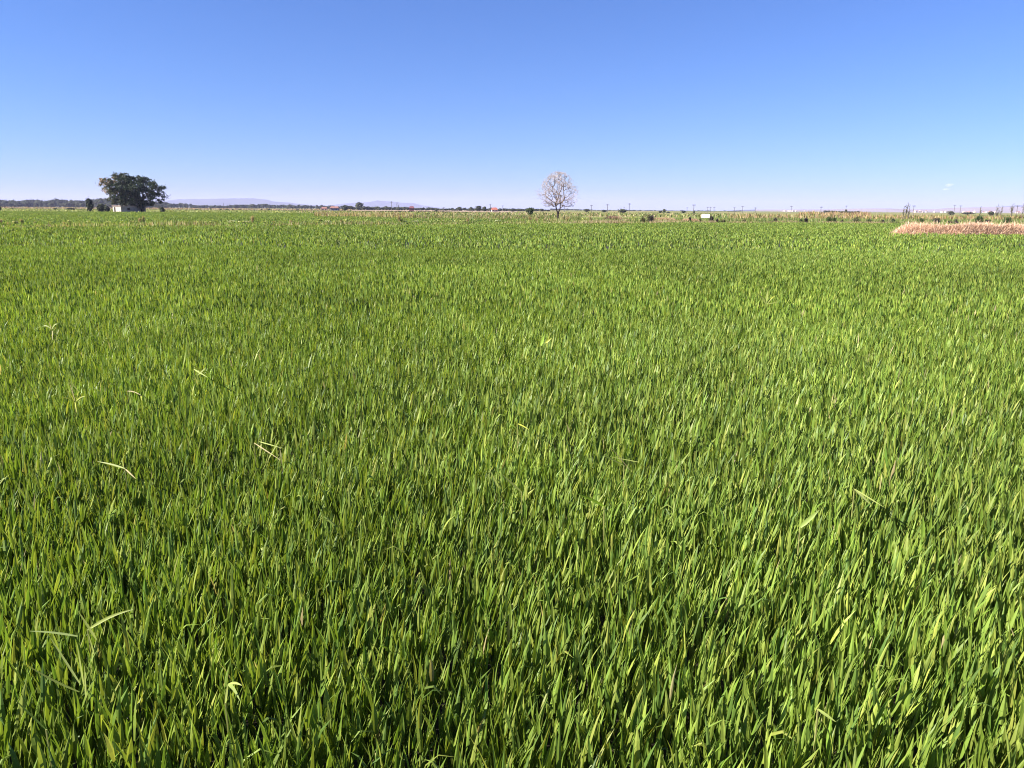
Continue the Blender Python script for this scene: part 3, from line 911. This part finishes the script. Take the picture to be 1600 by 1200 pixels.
# dry brush pile
def brush_pile():
    D = gp(960, 346, 0.25).y
    s = mpp(D)
    root = empty('brush_pile', (xat(958, D), D, 0.1))
    tag(root, 'reddish dry brush pile on the bank right of the leafless tree', 'brush')
    r = np.random.default_rng(41)
    n = 2600
    px = np.where(r.random(n) < 0.55, r.normal(958, 8, n), r.normal(970, 12, n))
    x = (px - 958) * s
    h = np.interp(px, [935, 942, 950, 960, 968, 978, 1000], [0.25, 0.6, 1.15, 1.2, 1.05, 0.65, 0.2])
    base = np.stack([x, r.normal(0, 0.6, n), r.uniform(0, 0.5, n) * h], 1)
    V, T, C = kite_arrays(base, r.uniform(0, 6.28, n), np.abs(r.normal(0.3, 0.4, n)), r.uniform(0.3, 0.6, n) * (0.4 + 0.5 * h), np.full(n, 0.045), palette(n, [(4, (0.40, 0.23, 0.17)), (2, (0.50, 0.34, 0.25)), (2, (0.20, 0.12, 0.09)), (1, YG)], r, 0.2))
    link('dry_stalks', tri_mesh('dry_stalks', V, T, M_dry, C), root)['kind'] = 'stuff'
    mb = MB(); rr = random.Random(4)
    for k in range(22):
        x = rr.gauss(0, 0.8); limb(mb, (x, rr.gauss(0, .3), 0), (x + rr.gauss(0, .5), rr.gauss(0, .4), rr.uniform(.5, 1.2)), 0.015, 0.006, 0, 3, 4, r=rr)
    mb.build('sticks', M_bark, root)
brush_pile()

# weeds that stand up along the bank, one by one
def weed(px, base, top, kind, label, seed, wpx=8, group=None):
    b = gp(px, base, 0.22)
    D = b.y
    h = max(0.36, zat(px, top, D) - 0.2)
    w = wpx * mpp(D)
    root = empty('weed_plant', (b.x, D, 0.2))
    tag(root, label, 'weed', group)
    r = np.random.default_rng(seed); rr = random.Random(seed)
    cols = {'leafy': [(4, (0.42, 0.46, 0.13)), (2, (0.30, 0.36, 0.10)), (1.5, (0.55, 0.52, 0.25)), (1, (0.12, 0.18, 0.05))],
            'dry': [(2, (0.40, 0.28, 0.15)), (3, TAN), (1, (0.50, 0.40, 0.24)), (1, YG)],
            'stalk': [(3, (0.30, 0.30, 0.14)), (2, TAN), (1, PALE)],
            'white': [(3, (0.60, 0.58, 0.40)), (2, PALE), (2, (0.14, 0.20, 0.07))]}[kind]
    n = 90
    if kind in ('dry', 'stalk'):
        st = np.stack([r.normal(0, 0.17, n) * w, r.normal(0, 0.12, n) * w, r.uniform(0.15, 0.6, n) * h], 1)
        A = kite_arrays(st, r.uniform(0, 6.28, n), np.abs(r.normal(0, 0.35, n)), r.uniform(0.25, 0.55, n) * h, np.full(n, 0.045), palette(n, cols, r, 0.2))
    else:
        P = np.stack([r.normal(0, 0.26, n) * w, r.normal(0, 0.2, n) * w, (1 - np.abs(r.normal(0, 0.3, n))).clip(0.1) * h], 1)
        A = leaf_quads(P, r.uniform(0.06, 0.13, n), palette(n, cols, r, 0.2), r)
    link('leaves', tri_mesh('leaves', *A[:2], M_weed, A[2]), root)
    mb = MB()
    for k in range(5):
        limb(mb, (rr.gauss(0, .1) * w, rr.gauss(0, .1) * w, -0.04), (rr.gauss(0, .25) * w, rr.gauss(0, .2) * w, h * rr.uniform(.6, 1)), 0.012, 0.006, 0, 2, 3, (0.30, 0.27, 0.12), rr)
    mb.build('stems', M_twig, root)
WG = 'weeds sticking up along the paddy bank'
WL = {'leafy': 'pale yellow-green leafy weed clump on the bank at the paddy edge',
      'dry': 'orange-tan dried weed tuft on the bank at the paddy edge',
      'stalk': 'thin upright stalky weed on the bank at the paddy edge',
      'white': 'whitish flowering weed clump on the bank at the paddy edge'}
wl_ = [(2, 352, 342, 'dry', 6), (14, 352.5, 347.5, 'dry', 8), (25, 353, 346, 'white', 8), (35, 352, 341, 'stalk', 6), (55, 352.5, 346, 'stalk', 5), (80, 352.5, 348, 'leafy', 6),
       (108, 352, 344, 'leafy', 6), (100, 352, 348, 'dry', 6), (128, 352, 346.5, 'stalk', 5), (140, 352, 346, 'leafy', 5), (169, 351.5, 348.5, 'leafy', 12), (205, 351.5, 344, 'stalk', 6), (210, 351.3, 346, 'leafy', 6),
       (219, 351.2, 339, 'dry', 6), (225, 351.2, 337, 'stalk', 4), (250, 351.5, 347, 'dry', 9), (262, 351.5, 346, 'dry', 9), (291, 351.3, 347.5, 'leafy', 10), (305, 351, 346, 'leafy', 10), (316, 351.3, 345.5, 'leafy', 9), (328, 351.3, 346.5, 'leafy', 9),
       (362, 351, 345, 'white', 10), (376, 351, 346, 'leafy', 9), (386, 351, 346.5, 'white', 8), (395, 350.6, 336, 'dry', 5), (414, 351, 346.5, 'leafy', 6), (428, 350.5, 345.5, 'dry', 8), (438, 350.5, 346, 'stalk', 8), (455, 350.7, 343.5, 'dry', 9), (475, 350.5, 346, 'leafy', 6),
       (490, 350.4, 347.5, 'leafy', 9), (500, 350.4, 342.5, 'leafy', 9), (512, 350.3, 346.5, 'white', 8), (524, 350.2, 346.5, 'leafy', 8), (534, 350.2, 343, 'dry', 7), (541, 350.2, 342.5, 'leafy', 8), (550, 350, 345, 'leafy', 8), (560, 350.2, 344.5, 'leafy', 9), (572, 350.2, 346, 'leafy', 8),
       (591, 350, 347, 'leafy', 6), (624, 350, 335, 'dry', 6), (627, 350, 343, 'leafy', 7), (634, 350, 346, 'white', 7), (648, 349.9, 348, 'white', 9), (664, 349.8, 347.5, 'dry', 14), (685, 349.5, 346.5, 'leafy', 9), (692, 349.5, 346, 'leafy', 7), (706, 349.5, 344.5, 'white', 8), (716, 349.5, 346, 'leafy', 8), (726, 349.5, 347, 'white', 7), (731, 349.4, 341, 'dry', 6),
       (778, 348.8, 345.5, 'white', 8), (797, 348.6, 345.5, 'leafy', 6), (828, 348, 338, 'dry', 7), (838, 348, 340, 'dry', 8), (850, 348, 341, 'stalk', 8), (866, 348, 342, 'dry', 8), (880, 347.8, 335, 'stalk', 9), (886, 347.5, 338, 'dry', 8), (903, 347.4, 344, 'dry', 14), (914, 347.4, 341, 'leafy', 9), (922, 347.3, 336, 'stalk', 9), (934, 347.2, 342, 'white', 9), (948, 347, 344.5, 'white', 16), (975, 346.8, 344.5, 'white', 14), (990, 346.8, 339, 'leafy', 11), (1000, 346.7, 345, 'leafy', 9),
       (1150, 347.3, 345, 'white', 6), (1180, 347.3, 343.5, 'leafy', 8), (1196, 347.4, 344, 'stalk', 8), (1235, 347.4, 345, 'dry', 12), (1280, 347.6, 344.8, 'dry', 9), (1325, 347.8, 344.6, 'dry', 10), (1375, 348, 344.5, 'dry', 10)]
for i, (px, b_, t_, k_, w_) in enumerate(wl_):
    weed(px, b_, t_, k_, WL[k_], 300 + i, w_, WG)

# ------------------------------------------------------------------ buildings
def hut():
    D = 256.0
    c = Vector((xat(188.6, D), D, 0))                      # the corner that points at the viewer
    ang = math.radians(-31)
    root = empty('hut', c, ang)                            # local: left wall runs along -x, right wall along +y
    tag(root, 'low white hut with flat roof and dark doorway under the broad tree', 'hut')
    hl = zat(180, 322.2, D); Lx, Ly = 4.35, 8.8
    t = 0.22
    mb = MB()                                             # front (sunlit) wall with the door opening
    d0, d1, dh = -3.75, -2.95, hl - 0.32
    mb.box(-Lx, d0, 0, t, 0, hl); mb.box(d1, 0, 0, t, 0, hl); mb.box(d0, d1, 0.001, t - 0.001, dh, hl - .001)
    mb.build('front_wall', M_white, root)
    mb = MB(); mb.box(d0, d1, 0.10, 0.15, 0, dh); dr = mb.build('door', M_dark, root)
    mb = MB(); mb.box(d1 - 0.16, d1 - 0.1, 0.05, 0.10, 1.0, 1.12); mb.build('handle', M_metal, dr)
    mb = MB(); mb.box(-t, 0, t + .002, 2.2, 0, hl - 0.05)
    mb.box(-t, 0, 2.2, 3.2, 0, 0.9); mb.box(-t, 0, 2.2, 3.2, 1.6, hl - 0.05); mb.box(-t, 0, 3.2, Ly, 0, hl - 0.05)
    mb.build('side_wall', M_greywall, root)  # greyer than the front: part of this side's shade is in its colour
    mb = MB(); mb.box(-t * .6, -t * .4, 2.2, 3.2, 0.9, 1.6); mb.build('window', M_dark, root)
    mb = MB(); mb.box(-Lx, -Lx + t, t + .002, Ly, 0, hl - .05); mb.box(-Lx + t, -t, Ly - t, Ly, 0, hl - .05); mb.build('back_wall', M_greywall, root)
    mb = MB(); mb.box(-Lx - 0.2, 0.22, -0.2, Ly + .2, hl + .002, hl + 0.17); mb.build('roof', M_roof, root)
hut()

def house(px, D, wpx, base_h, roof_h, wall_m, roof_m, label, depth=7, windows=3, rz=0.1):
    s = mpp(D)
    w = wpx * s
    root = empty('house', (xat(px, D), D, 0), rz)
    tag(root, label, 'house')
    mb = MB(); mb.box(-w / 2, w / 2, 0, depth, 0, base_h); mb.build('wall', wall_m, root)
    mb = MB(); e = 0.35
    mb.add([(-w / 2 - e, -e, base_h + .003), (w / 2 + e, -e, base_h + .003), (w / 2 + e, depth + e, base_h + .003), (-w / 2 - e, depth + e, base_h + .003), (-w / 2 + .6, depth / 2, base_h + roof_h), (w / 2 - .6, depth / 2, base_h + roof_h)],
           [(0, 1, 5), (0, 5, 4), (2, 3, 4), (2, 4, 5), (3, 0, 4), (1, 2, 5), (0, 3, 2), (0, 2, 1)])
    mb.build('roof', roof_m, root)
    for k in range(windows):
        x = -w / 2 + w * (k + 0.5) / windows
        mb = MB(); mb.box(x - .5, x + .5, -0.03, 0.05, base_h * .42, base_h * .78); mb.build('window', M_dark, root)
house(522, 640, 13, 1.9, 1.5, M_white, M_redroof, 'small white house with pinkish tiled roof beside the dark tree', 7, 2)
house(506, 660, 9, 1.6, 1.3, M_pinkwall, M_redroof, 'small pink house left of the white one', 6, 2)
house(643, 700, 7.5, 2.4, 1.7, plain_mat('maroon_wall', (0.12, 0.035, 0.04), (0.18, 0.06, 0.065), 1.0), M_maroon, 'maroon house among the far trees right of the dead tree', 8, 3)
house(773, 640, 9, 1.4, 1.9, M_pinkwall, plain_mat('orange_tile', (0.32, 0.10, 0.07), (0.40, 0.15, 0.11), 0.8), 'house with bright orange-red roof between dark trees', 7, 2)
hr = random.Random(9)
for i in range(34):                                     # the far white town on the right horizon
    px = hr.uniform(1425, 1640)
    house(px, hr.uniform(2300, 2900), hr.uniform(1.0, 2.6), hr.uniform(3, 6), hr.uniform(1.5, 3), hr.choice((M_greywall, M_town, M_pinkwall)), hr.choice((M_redroof, M_roof)),
          'tiny pale house in the far town on the horizon', 10, 2, hr.uniform(-.4, .4))
for o in list(COL.objects):
    if o.get('label') == 'tiny pale house in the far town on the horizon': o['group'] = 'far town houses'
for i in range(9):
    house(hr.uniform(1215, 1290), hr.uniform(2400, 2900), hr.uniform(1.0, 2.0), hr.uniform(3, 5), 1.5, M_greywall, M_roof, 'tiny pale house far behind the orange reeds', 10, 2, hr.uniform(-.4, .4))
for o in list(COL.objects):
    if o.get('label') == 'tiny pale house far behind the orange reeds': o['group'] = 'houses behind the reeds'

# small white thing on the meadow and the white board
def board():
    D = gp(1103, 345.5, 0.25).y
    x0, x1 = xat(1097.2, D), xat(1108.8, D)
    z0, z1 = zat(1103, 340.3, D), zat(1103, 334.7, D)
    root = empty('sign_board', ((x0 + x1) / 2, D, 0.2), math.radians(-24))
    tag(root, 'blank white board on two thin posts at the paddy bank', 'sign')
    w = (x1 - x0) / 2 / math.cos(math.radians(24))
    mb = MB(); mb.box(-w, w, -0.02, 0.02, z0 - 0.2, z1 - 0.2); mb.build('panel', M_board, root)
    for x in (-w * 0.8, w * 0.8):
        mb = MB(); mb.box(x - 0.025, x + 0.025, 0.023, 0.073, -0.1, z1 - 0.25); mb.build('post', M_metal, root)
board()

# ------------------------------------------------------------------ poles and dead trees
def pole(px, D, top, label, arm=True, group=None, rad=0.17, lamp=False):
    z = zat(px, top, D)
    root = empty('utility_pole', (xat(px, D), D, 0))
    tag(root, label, 'pole', group)
    mb = MB(); mb.tube([(0, 0, -0.1), (0, 0, z * .5), (0, 0, z)], [rad * 1.15, rad, rad * .8], 7); mb.build('mast', M_pole, root)
    if arm:
        mb = MB(); mb.box(-1.0, 1.0, -0.22, -0.08, z - 0.75, z - 0.5); a = mb.build('crossarm', M_pole, root)
        for x in (-0.9, 0, 0.9):
            mb = MB(); mb.tube([(x, -0.15, z - .5), (x, -0.15, z - .22)], [0.08, 0.05], 5); mb.build('insulator', M_metal, a)
PL = 'grey wooden utility pole with crossarm standing along the horizon'
PG = 'utility poles along the horizon'
for px, D, top, arm in ((924, 560, 320, 1), (949, 480, 318.5, 1), (983, 520, 317.3, 1), (975, 900, 323, 1), (1073.5, 760, 323.8, 1), (1083.8, 460, 318.8, 1), (1147.5, 620, 323.5, 1), (1160, 600, 321.5, 1), (1180.3, 640, 323.8, 1), (1236, 600, 321.5, 1), (1282.5, 560, 322.5, 1), (1321.5, 700, 321, 1), (1427, 480, 320.3, 1), (1490.5, 620, 320, 1), (1500, 600, 320.5, 1), (1588.5, 520, 320.5, 1), (882, 640, 320.5, 1), (785.5, 760, 320.8, 1), (693.5, 640, 323.2, 1), (1105.5, 700, 323, 1), (1110, 720, 323, 1), (1115.5, 640, 322.8, 1)):
    pole(px, D, top, PL, bool(arm), PG)
pole(612.2, 560, 314.3, 'tall slim pole just left of the dead tree, taller than the rest', True, None, 0.2)
pole(766, 600, 318.8, 'thick pole behind the orange-roofed house', True, None, 0.26)
for i, px in enumerate((349.5, 392, 421.5, 453, 502)):
    pole(px, 650, 317.5 + (px - 349) * 0.012, 'pale thin pole in front of the low wooded belt', False, 'pale poles before the low belt', 0.13)

def dead_tree(px, D, top, label, seed, spread=1.0, stems=1, leaf=0, name='dead_tree'):
    z = zat(px, top, D)
    root = empty(name, (xat(px, D), D, 0))
    tag(root, label, 'tree')
    rr = random.Random(seed)
    mb = MB()
    DK = (0.13, 0.115, 0.095)
    tips = []
    for k in range(stems):
        x = rr.uniform(-.5, .5) * spread if stems > 1 else 0
        hh = z * (1 if k == 0 else rr.uniform(.6, .95))
        tr = limb(mb, (x * .5, 0, -0.1), (x + rr.uniform(-.2, .2), rr.uniform(-.3, .3), hh), 0.12 if stems == 1 else 0.065, 0.03, 0, 5, 6, DK, rr)
        tips.append(tr)
    mb.build('trunk', M_twig, root)
    mb = MB()
    P = []
    for tr in tips:
        for k in range(9):
            p = tr[0].lerp(tr[-1], rr.uniform(.35, .97))
            a = rr.uniform(0, 6.28)
            L = rr.uniform(.3, .9) * spread
            q = p + Vector((math.cos(a) * L * .6, math.sin(a) * L * .6, L))
            limb(mb, p, q, 0.04, 0.015, 0, 2, 4, DK, rr)
            P += [tuple(p.lerp(q, rr.random()) + Vector((rr.gauss(0, .15), rr.gauss(0, .15), rr.gauss(0, .15)))) for _ in range(leaf)]
    mb.build('branches', M_twig, root)
    if P:
        r = np.random.default_rng(seed)
        A = leaf_quads(np.array(P), r.uniform(.08, .18, len(P)), palette(len(P), OL1, r), r)
        link('leaves', tri_mesh('leaves', A[0], A[1], M_weed, A[2]), root)
dead_tree(621.3, 520, 316.2, 'dark dead tree with stubby upright limbs right of the tall slim pole', 1, 2.0, 2, 2)
dead_tree(1413, 180, 318.5, 'tall sparse shrub with upright stems above the brown reeds', 2, 1.0, 3, 2, 'tall_shrub')
dead_tree(1421, 182, 322, 'low bare stem beside the tall sparse shrub', 3, 0.6, 2, 0)
dead_tree(1531.5, 190, 322.8, 'thin dead stem above the tall leafy green bush', 4, 0.9, 1, 2)
dead_tree(1557, 230, 322.3, 'dark pair of dead stems above the mound-like bush', 5, 1.4, 3, 3)
dead_tree(1563, 235, 324, 'short forked dead stem next to the dark pair', 6, 1.1, 2, 2)
dead_tree(1582, 220, 322, 'dark crooked dead tree beside the last pole', 7, 1.4, 3, 2)
dead_tree(1599, 200, 318, 'dead stem cut by the picture edge past the last pole', 8, 0.8, 1, 1)

# ------------------------------------------------------------------ odd pale leaves lying over the rice
def ribbon(name, p0, p1, w, arch, mat, col, parent=None, seed=0, off=Vector((0, 0, 0)), tip=0.0, face=(-0.3, -0.66, 0.69)):
    """a leaf blade from root p0 to tip p1 with a midrib fold"""
    rr = random.Random(seed)
    p0, p1 = Vector(p0), Vector(p1)
    d = (p1 - p0).normalized()
    s = d.cross(Vector(face)).normalized()
    nn = s.cross(d).normalized()
    n = 8
    V, T, C = [], [], []
    for i in range(n + 1):
        t = i / n
        p = p0.lerp(p1, t) + Vector((0, 0, arch * math.sin(t * math.pi) - tip * t * t)) - off
        ww = w * 0.5 * min(1, 0.45 + 2.2 * t) * (1 - t ** 3) + 0.0006
        V += [p - s * ww, p - nn * ww * 0.35, p + s * ww]
        k = 1 - 0.25 * t + rr.uniform(-.06, .06)
        C += [tuple(c * k for c in col)] * 3
    for i in range(n):
        for j in range(2):
            a, b = i * 3 + j, (i + 1) * 3 + j
            T += [(a, b, b + 1), (a, b + 1, a + 1)]
    return link(name, tri_mesh(name, V, T, mat, np.array(C), True), parent)
LEAFY = leaf_mat('pale_leaf', 0.3, 0.5, 0.35, boost=(1.2, 1.2, 0.6))
def topz(px, py, lift=0.0): return gp(px, py, CANOPY + 0.05 + lift)
PALEC, YELC, TANC = (0.38, 0.43, 0.11), (0.42, 0.44, 0.05), (0.42, 0.35, 0.17)
def leaf_tuft(name, label, leaves, stem=None, catg='leaf', lift=0.04):
    """leaves: (root px, root py, tip px, tip py, width m, arch, colour)"""
    o0 = topz(leaves[0][0], leaves[0][1])
    base = Vector((o0.x, o0.y, 0.0))
    root = empty(name, base)
    tag(root, label, catg)
    for i, (a, b, c, d, w, arch, col) in enumerate(leaves):
        p0, fc = topz(a, b, 0.0), (-0.3, -0.66, 0.69)
        if d < b - 0.35 * abs(c - a):                   # stands up
            fc, w = (-0.55, -0.82, 0.12), w * 1.35
            q = ray(c, d)
            p1 = Vector((q.x / q.y * (p0.y - 0.01), p0.y - 0.01, zat(c, d, p0.y - 0.01)))
        else: p1 = topz(c, d, 0.025)                    # lies across the crop
        ribbon('leaf', p0, p1, w * 0.68, arch, LEAFY, col, root, i, base, 0.0, fc)
    mb = MB()
    pts = [(0, 0, 0.0), (0.004, 0, 0.3), tuple(topz(leaves[0][0], leaves[0][1], 0.0) - base)]
    if stem: pts += [tuple(topz(a, b, lift) - base) for a, b in stem]
    mb.tube(pts, [0.004] * (len(pts) - 1) + [0.0025], 5, (0.36, 0.36, 0.12))
    mb.build('stem', LEAFY, root)
leaf_tuft('pale_weed', 'tall pale yellow-green weed with splayed broken leaves above the rice', [
    (137, 984, 208, 952, 0.010, 0.01, PALEC), (151, 1000, 121, 953, 0.022, 0.0, PALEC), (126, 1070, 77, 994, 0.019, 0.0, (0.36, 0.42, 0.13)),
    (124, 1081, 40, 1038, 0.011, -0.006, PALEC), (121, 994, 46, 986, 0.009, 0.004, (0.36, 0.44, 0.13)), (131, 1072, 120, 1004, 0.012, 0, PALEC), (147, 1022, 138, 990, 0.012, 0, PALEC),
    (134, 1090, 132, 1040, 0.010, 0, PALEC)], None, 'weed', 0.06)
leaf_tuft('bent_leaf', 'pale yellow leaf split in a V, lying on the rice at right', [(1335, 764, 1382, 793, 0.012, 0, PALEC), (1336, 765, 1361, 789, 0.016, 0.0, (0.30, 0.33, 0.09))])
leaf_tuft('bent_leaf', 'two pale leaves pointing up-left in the middle of the rice', [(815, 769, 783, 740, 0.014, 0, PALEC), (779, 762, 764, 732, 0.012, 0, PALEC)])
leaf_tuft('bent_leaf', 'bright lime leaf lying sideways beside a crossed stalk', [(944, 791, 901, 771, 0.015, 0.004, (0.34, 0.50, 0.04)), (930, 790, 945, 770, 0.008, 0, PALEC)])
leaf_tuft('bent_leaf', 'thin pale stalks lying sideways across the rice in the middle', [(975, 727, 942, 711, 0.008, 0, PALEC), (998, 722, 955, 714, 0.007, 0, PALEC), (985, 735, 955, 700, 0.004, 0, TANC)])
leaf_tuft('pale_weed', 'yellow star-shaped weed tuft poking out of the rice at left', [(116, 626, 95, 622, 0.012, .01, YELC), (116, 627, 103, 608, 0.014, .01, YELC), (117, 626, 108, 597, 0.014, .01, TANC), (118, 626, 124, 611, 0.014, .01, YELC), (118, 627, 133, 619, 0.012, .01, YELC), (117, 628, 120, 645, 0.012, 0, YELC), (123, 612, 106, 592, 0.02, 0, PALEC)], None, 'weed')
leaf_tuft('bent_leaf', 'bent tan leaf with hooked tip near the star-shaped weed', [(199, 611, 221, 618, 0.012, 0.01, TANC), (220, 618, 222, 627, 0.014, 0, YELC)])
leaf_tuft('bent_leaf', 'pale crossed leaves lying on the rice, upper left', [(303, 577, 325, 590, 0.018, 0, PALEC), (318, 582, 300, 570, 0.02, 0, YELC), (310, 585, 322, 574, 0.014, 0, PALEC)])
leaf_tuft('bent_leaf', 'long pale leaf lying flat with a kinked stalk, left of centre', [(195, 732, 152, 721, 0.014, 0.004, PALEC), (196, 733, 212, 748, 0.010, 0, TANC), (193, 730, 190, 715, .012, 0, PALEC)])
leaf_tuft('bent_leaf', 'thin tan stalks crossing over the rice left of centre', [(397, 692, 437, 718, 0.008, 0, TANC), (405, 690, 440, 700, 0.008, 0, PALEC), (420, 716, 436, 688, 0.008, 0, PALEC)])
leaf_tuft('pale_weed', 'small pale tuft poking above the far rice at right', [(1196, 474, 1185, 460, 0.03, 0.02, PALEC), (1197, 474, 1200, 452, 0.03, 0.02, PALEC), (1198, 474, 1212, 462, 0.03, 0.02, YELC), (1198, 475, 1216, 472, 0.025, 0, PALEC)], None, 'weed')
leaf_tuft('pale_weed', 'small straw-coloured tuft poking above the far rice at left', [(80, 514, 66, 510, 0.022, 0.02, PALEC), (80, 515, 76, 502, 0.022, 0.02, TANC), (81, 514, 90, 506, 0.022, 0.02, PALEC), (82, 517, 82, 532, 0.018, 0, TANC)], None, 'weed')
leaf_tuft('bent_leaf', 'broad pale green leaf leaning right above the rice', [(1250, 824, 1280, 797, 0.020, 0, (0.34, 0.44, 0.10))])
leaf_tuft('bent_leaf', 'kinked yellow-green leaf hooked over like a small arch', [(352, 1098, 356, 1069, 0.010, 0, PALEC), (356, 1069, 375, 1095, 0.014, 0.012, (0.28, 0.34, 0.08)), (357, 1069, 378, 1071, 0.010, 0.006, PALEC)])
leaf_tuft('bent_leaf', 'small lime yellow leaf lying sideways above centre', [(809, 662, 827, 672, 0.013, 0.004, YELC)])
leaf_tuft('bent_leaf', 'broad lime leaf standing out near the middle of the far rice', [(845, 540, 851, 522, 0.035, 0, (0.32, 0.48, 0.05)), (852, 536, 862, 528, 0.025, 0, YELC), (1011 - 150, 545, 866, 522, .02, 0, PALEC)])
leaf_tuft('bent_leaf', 'dull green broad leaf drooping across the rice corner at left', [(72, 1140, 22, 1092, 0.016, 0.0, (0.10, 0.165, 0.03))])
leaf_tuft('bent_leaf', 'short pale leaf bent down beside a green spear, lower right', [(1278, 1108, 1306, 1128, 0.011, 0.0, (0.28, 0.34, 0.08))])

# ------------------------------------------------------------------ a wisp of cloud and the air
def haze():
    mt = bpy.data.materials.new('air')
    mt.use_nodes = True
    n, l = mt.node_tree.nodes, mt.node_tree.links
    n.remove(n['Principled BSDF'])
    v = n.new('ShaderNodeVolumePrincipled')
    v.inputs['Color'].default_value = (0.66, 0.66, 0.97, 1)
    v.inputs['Density'].default_value = HAZE_DENSITY
    v.inputs['Anisotropy'].default_value = 0.0
    l.new(v.outputs[0], n['Material Output'].inputs['Volume'])
    mb = MB(); mb.box(-GR - 300, GR + 300, -GR - 300, GR + 300, -2.0, 190)
    tag(mb.build('haze', mt), 'faint blue haze of the far air', 'haze', kind='stuff')
HAZE_DENSITY = 8.0e-5
haze()

def cloud(px, py, wpx, hpx, label):
    D = 14500.0
    s_ = mpp(D)
    mt = bpy.data.materials.new('cloud_vapour')
    mt.use_nodes = True
    n, l = mt.node_tree.nodes, mt.node_tree.links
    n.remove(n['Principled BSDF'])
    v = n.new('ShaderNodeVolumePrincipled')
    tc = n.new('ShaderNodeTexCoord')
    ln = n.new('ShaderNodeVectorMath'); ln.operation = 'LENGTH'
    l.new(tc.outputs['Object'], ln.inputs[0])
    nz = n.new('ShaderNodeTexNoise'); nz.inputs['Scale'].default_value = 1.8; nz.inputs['Detail'].default_value = 3
    l.new(tc.outputs['Object'], nz.inputs['Vector'])
    a = n.new('ShaderNodeMath'); a.operation = 'SUBTRACT'; a.use_clamp = True
    l.new(nz.outputs[0], a.inputs[0])
    b = n.new('ShaderNodeMath'); b.operation = 'MULTIPLY'; b.inputs[1].default_value = 0.62
    l.new(ln.outputs['Value'], b.inputs[0]); l.new(b.outputs[0], a.inputs[1])
    c = n.new('ShaderNodeMath'); c.operation = 'MULTIPLY'; c.inputs[1].default_value = 0.018
    l.new(a.outputs[0], c.inputs[0]); l.new(c.outputs[0], v.inputs['Density'])
    v.inputs['Color'].default_value = (1, 1, 1, 1)
    l.new(v.outputs[0], n['Material Output'].inputs['Volume'])
    V, T = [(0, 0, -1)], []
    for i in range(1, 8):
        for j in range(14):
            q, t = i / 8 * math.pi, j / 14 * 2 * math.pi
            V.append((math.cos(t) * math.sin(q), math.sin(t) * math.sin(q), -math.cos(q)))
    V.append((0, 0, 1)); e = len(V) - 1
    for j in range(14):
        T.append((0, 1 + (j + 1) % 14, 1 + j)); T.append((e, e - 14 + j, e - 14 + (j + 1) % 14))
        for i in range(6):
            A, B = 1 + i * 14 + j, 1 + i * 14 + (j + 1) % 14
            T += [(A, B, B + 14), (A, B + 14, A + 14)]
    o = link('cloud', tri_mesh('cloud', V, T, mt), None, (xat(px, D), D, zat(px, py, D)))
    o.scale = (wpx * s_ / 2, wpx * s_ / 2, hpx * s_ / 2)
    tag(o, label, 'cloud', kind='structure')
cloud(1477.5, 289, 15, 7.5, 'small white puff of cloud low in the clear sky')
cloud(1473.5, 295.5, 15, 4, 'faint flat wisp beneath the small white puff of cloud')
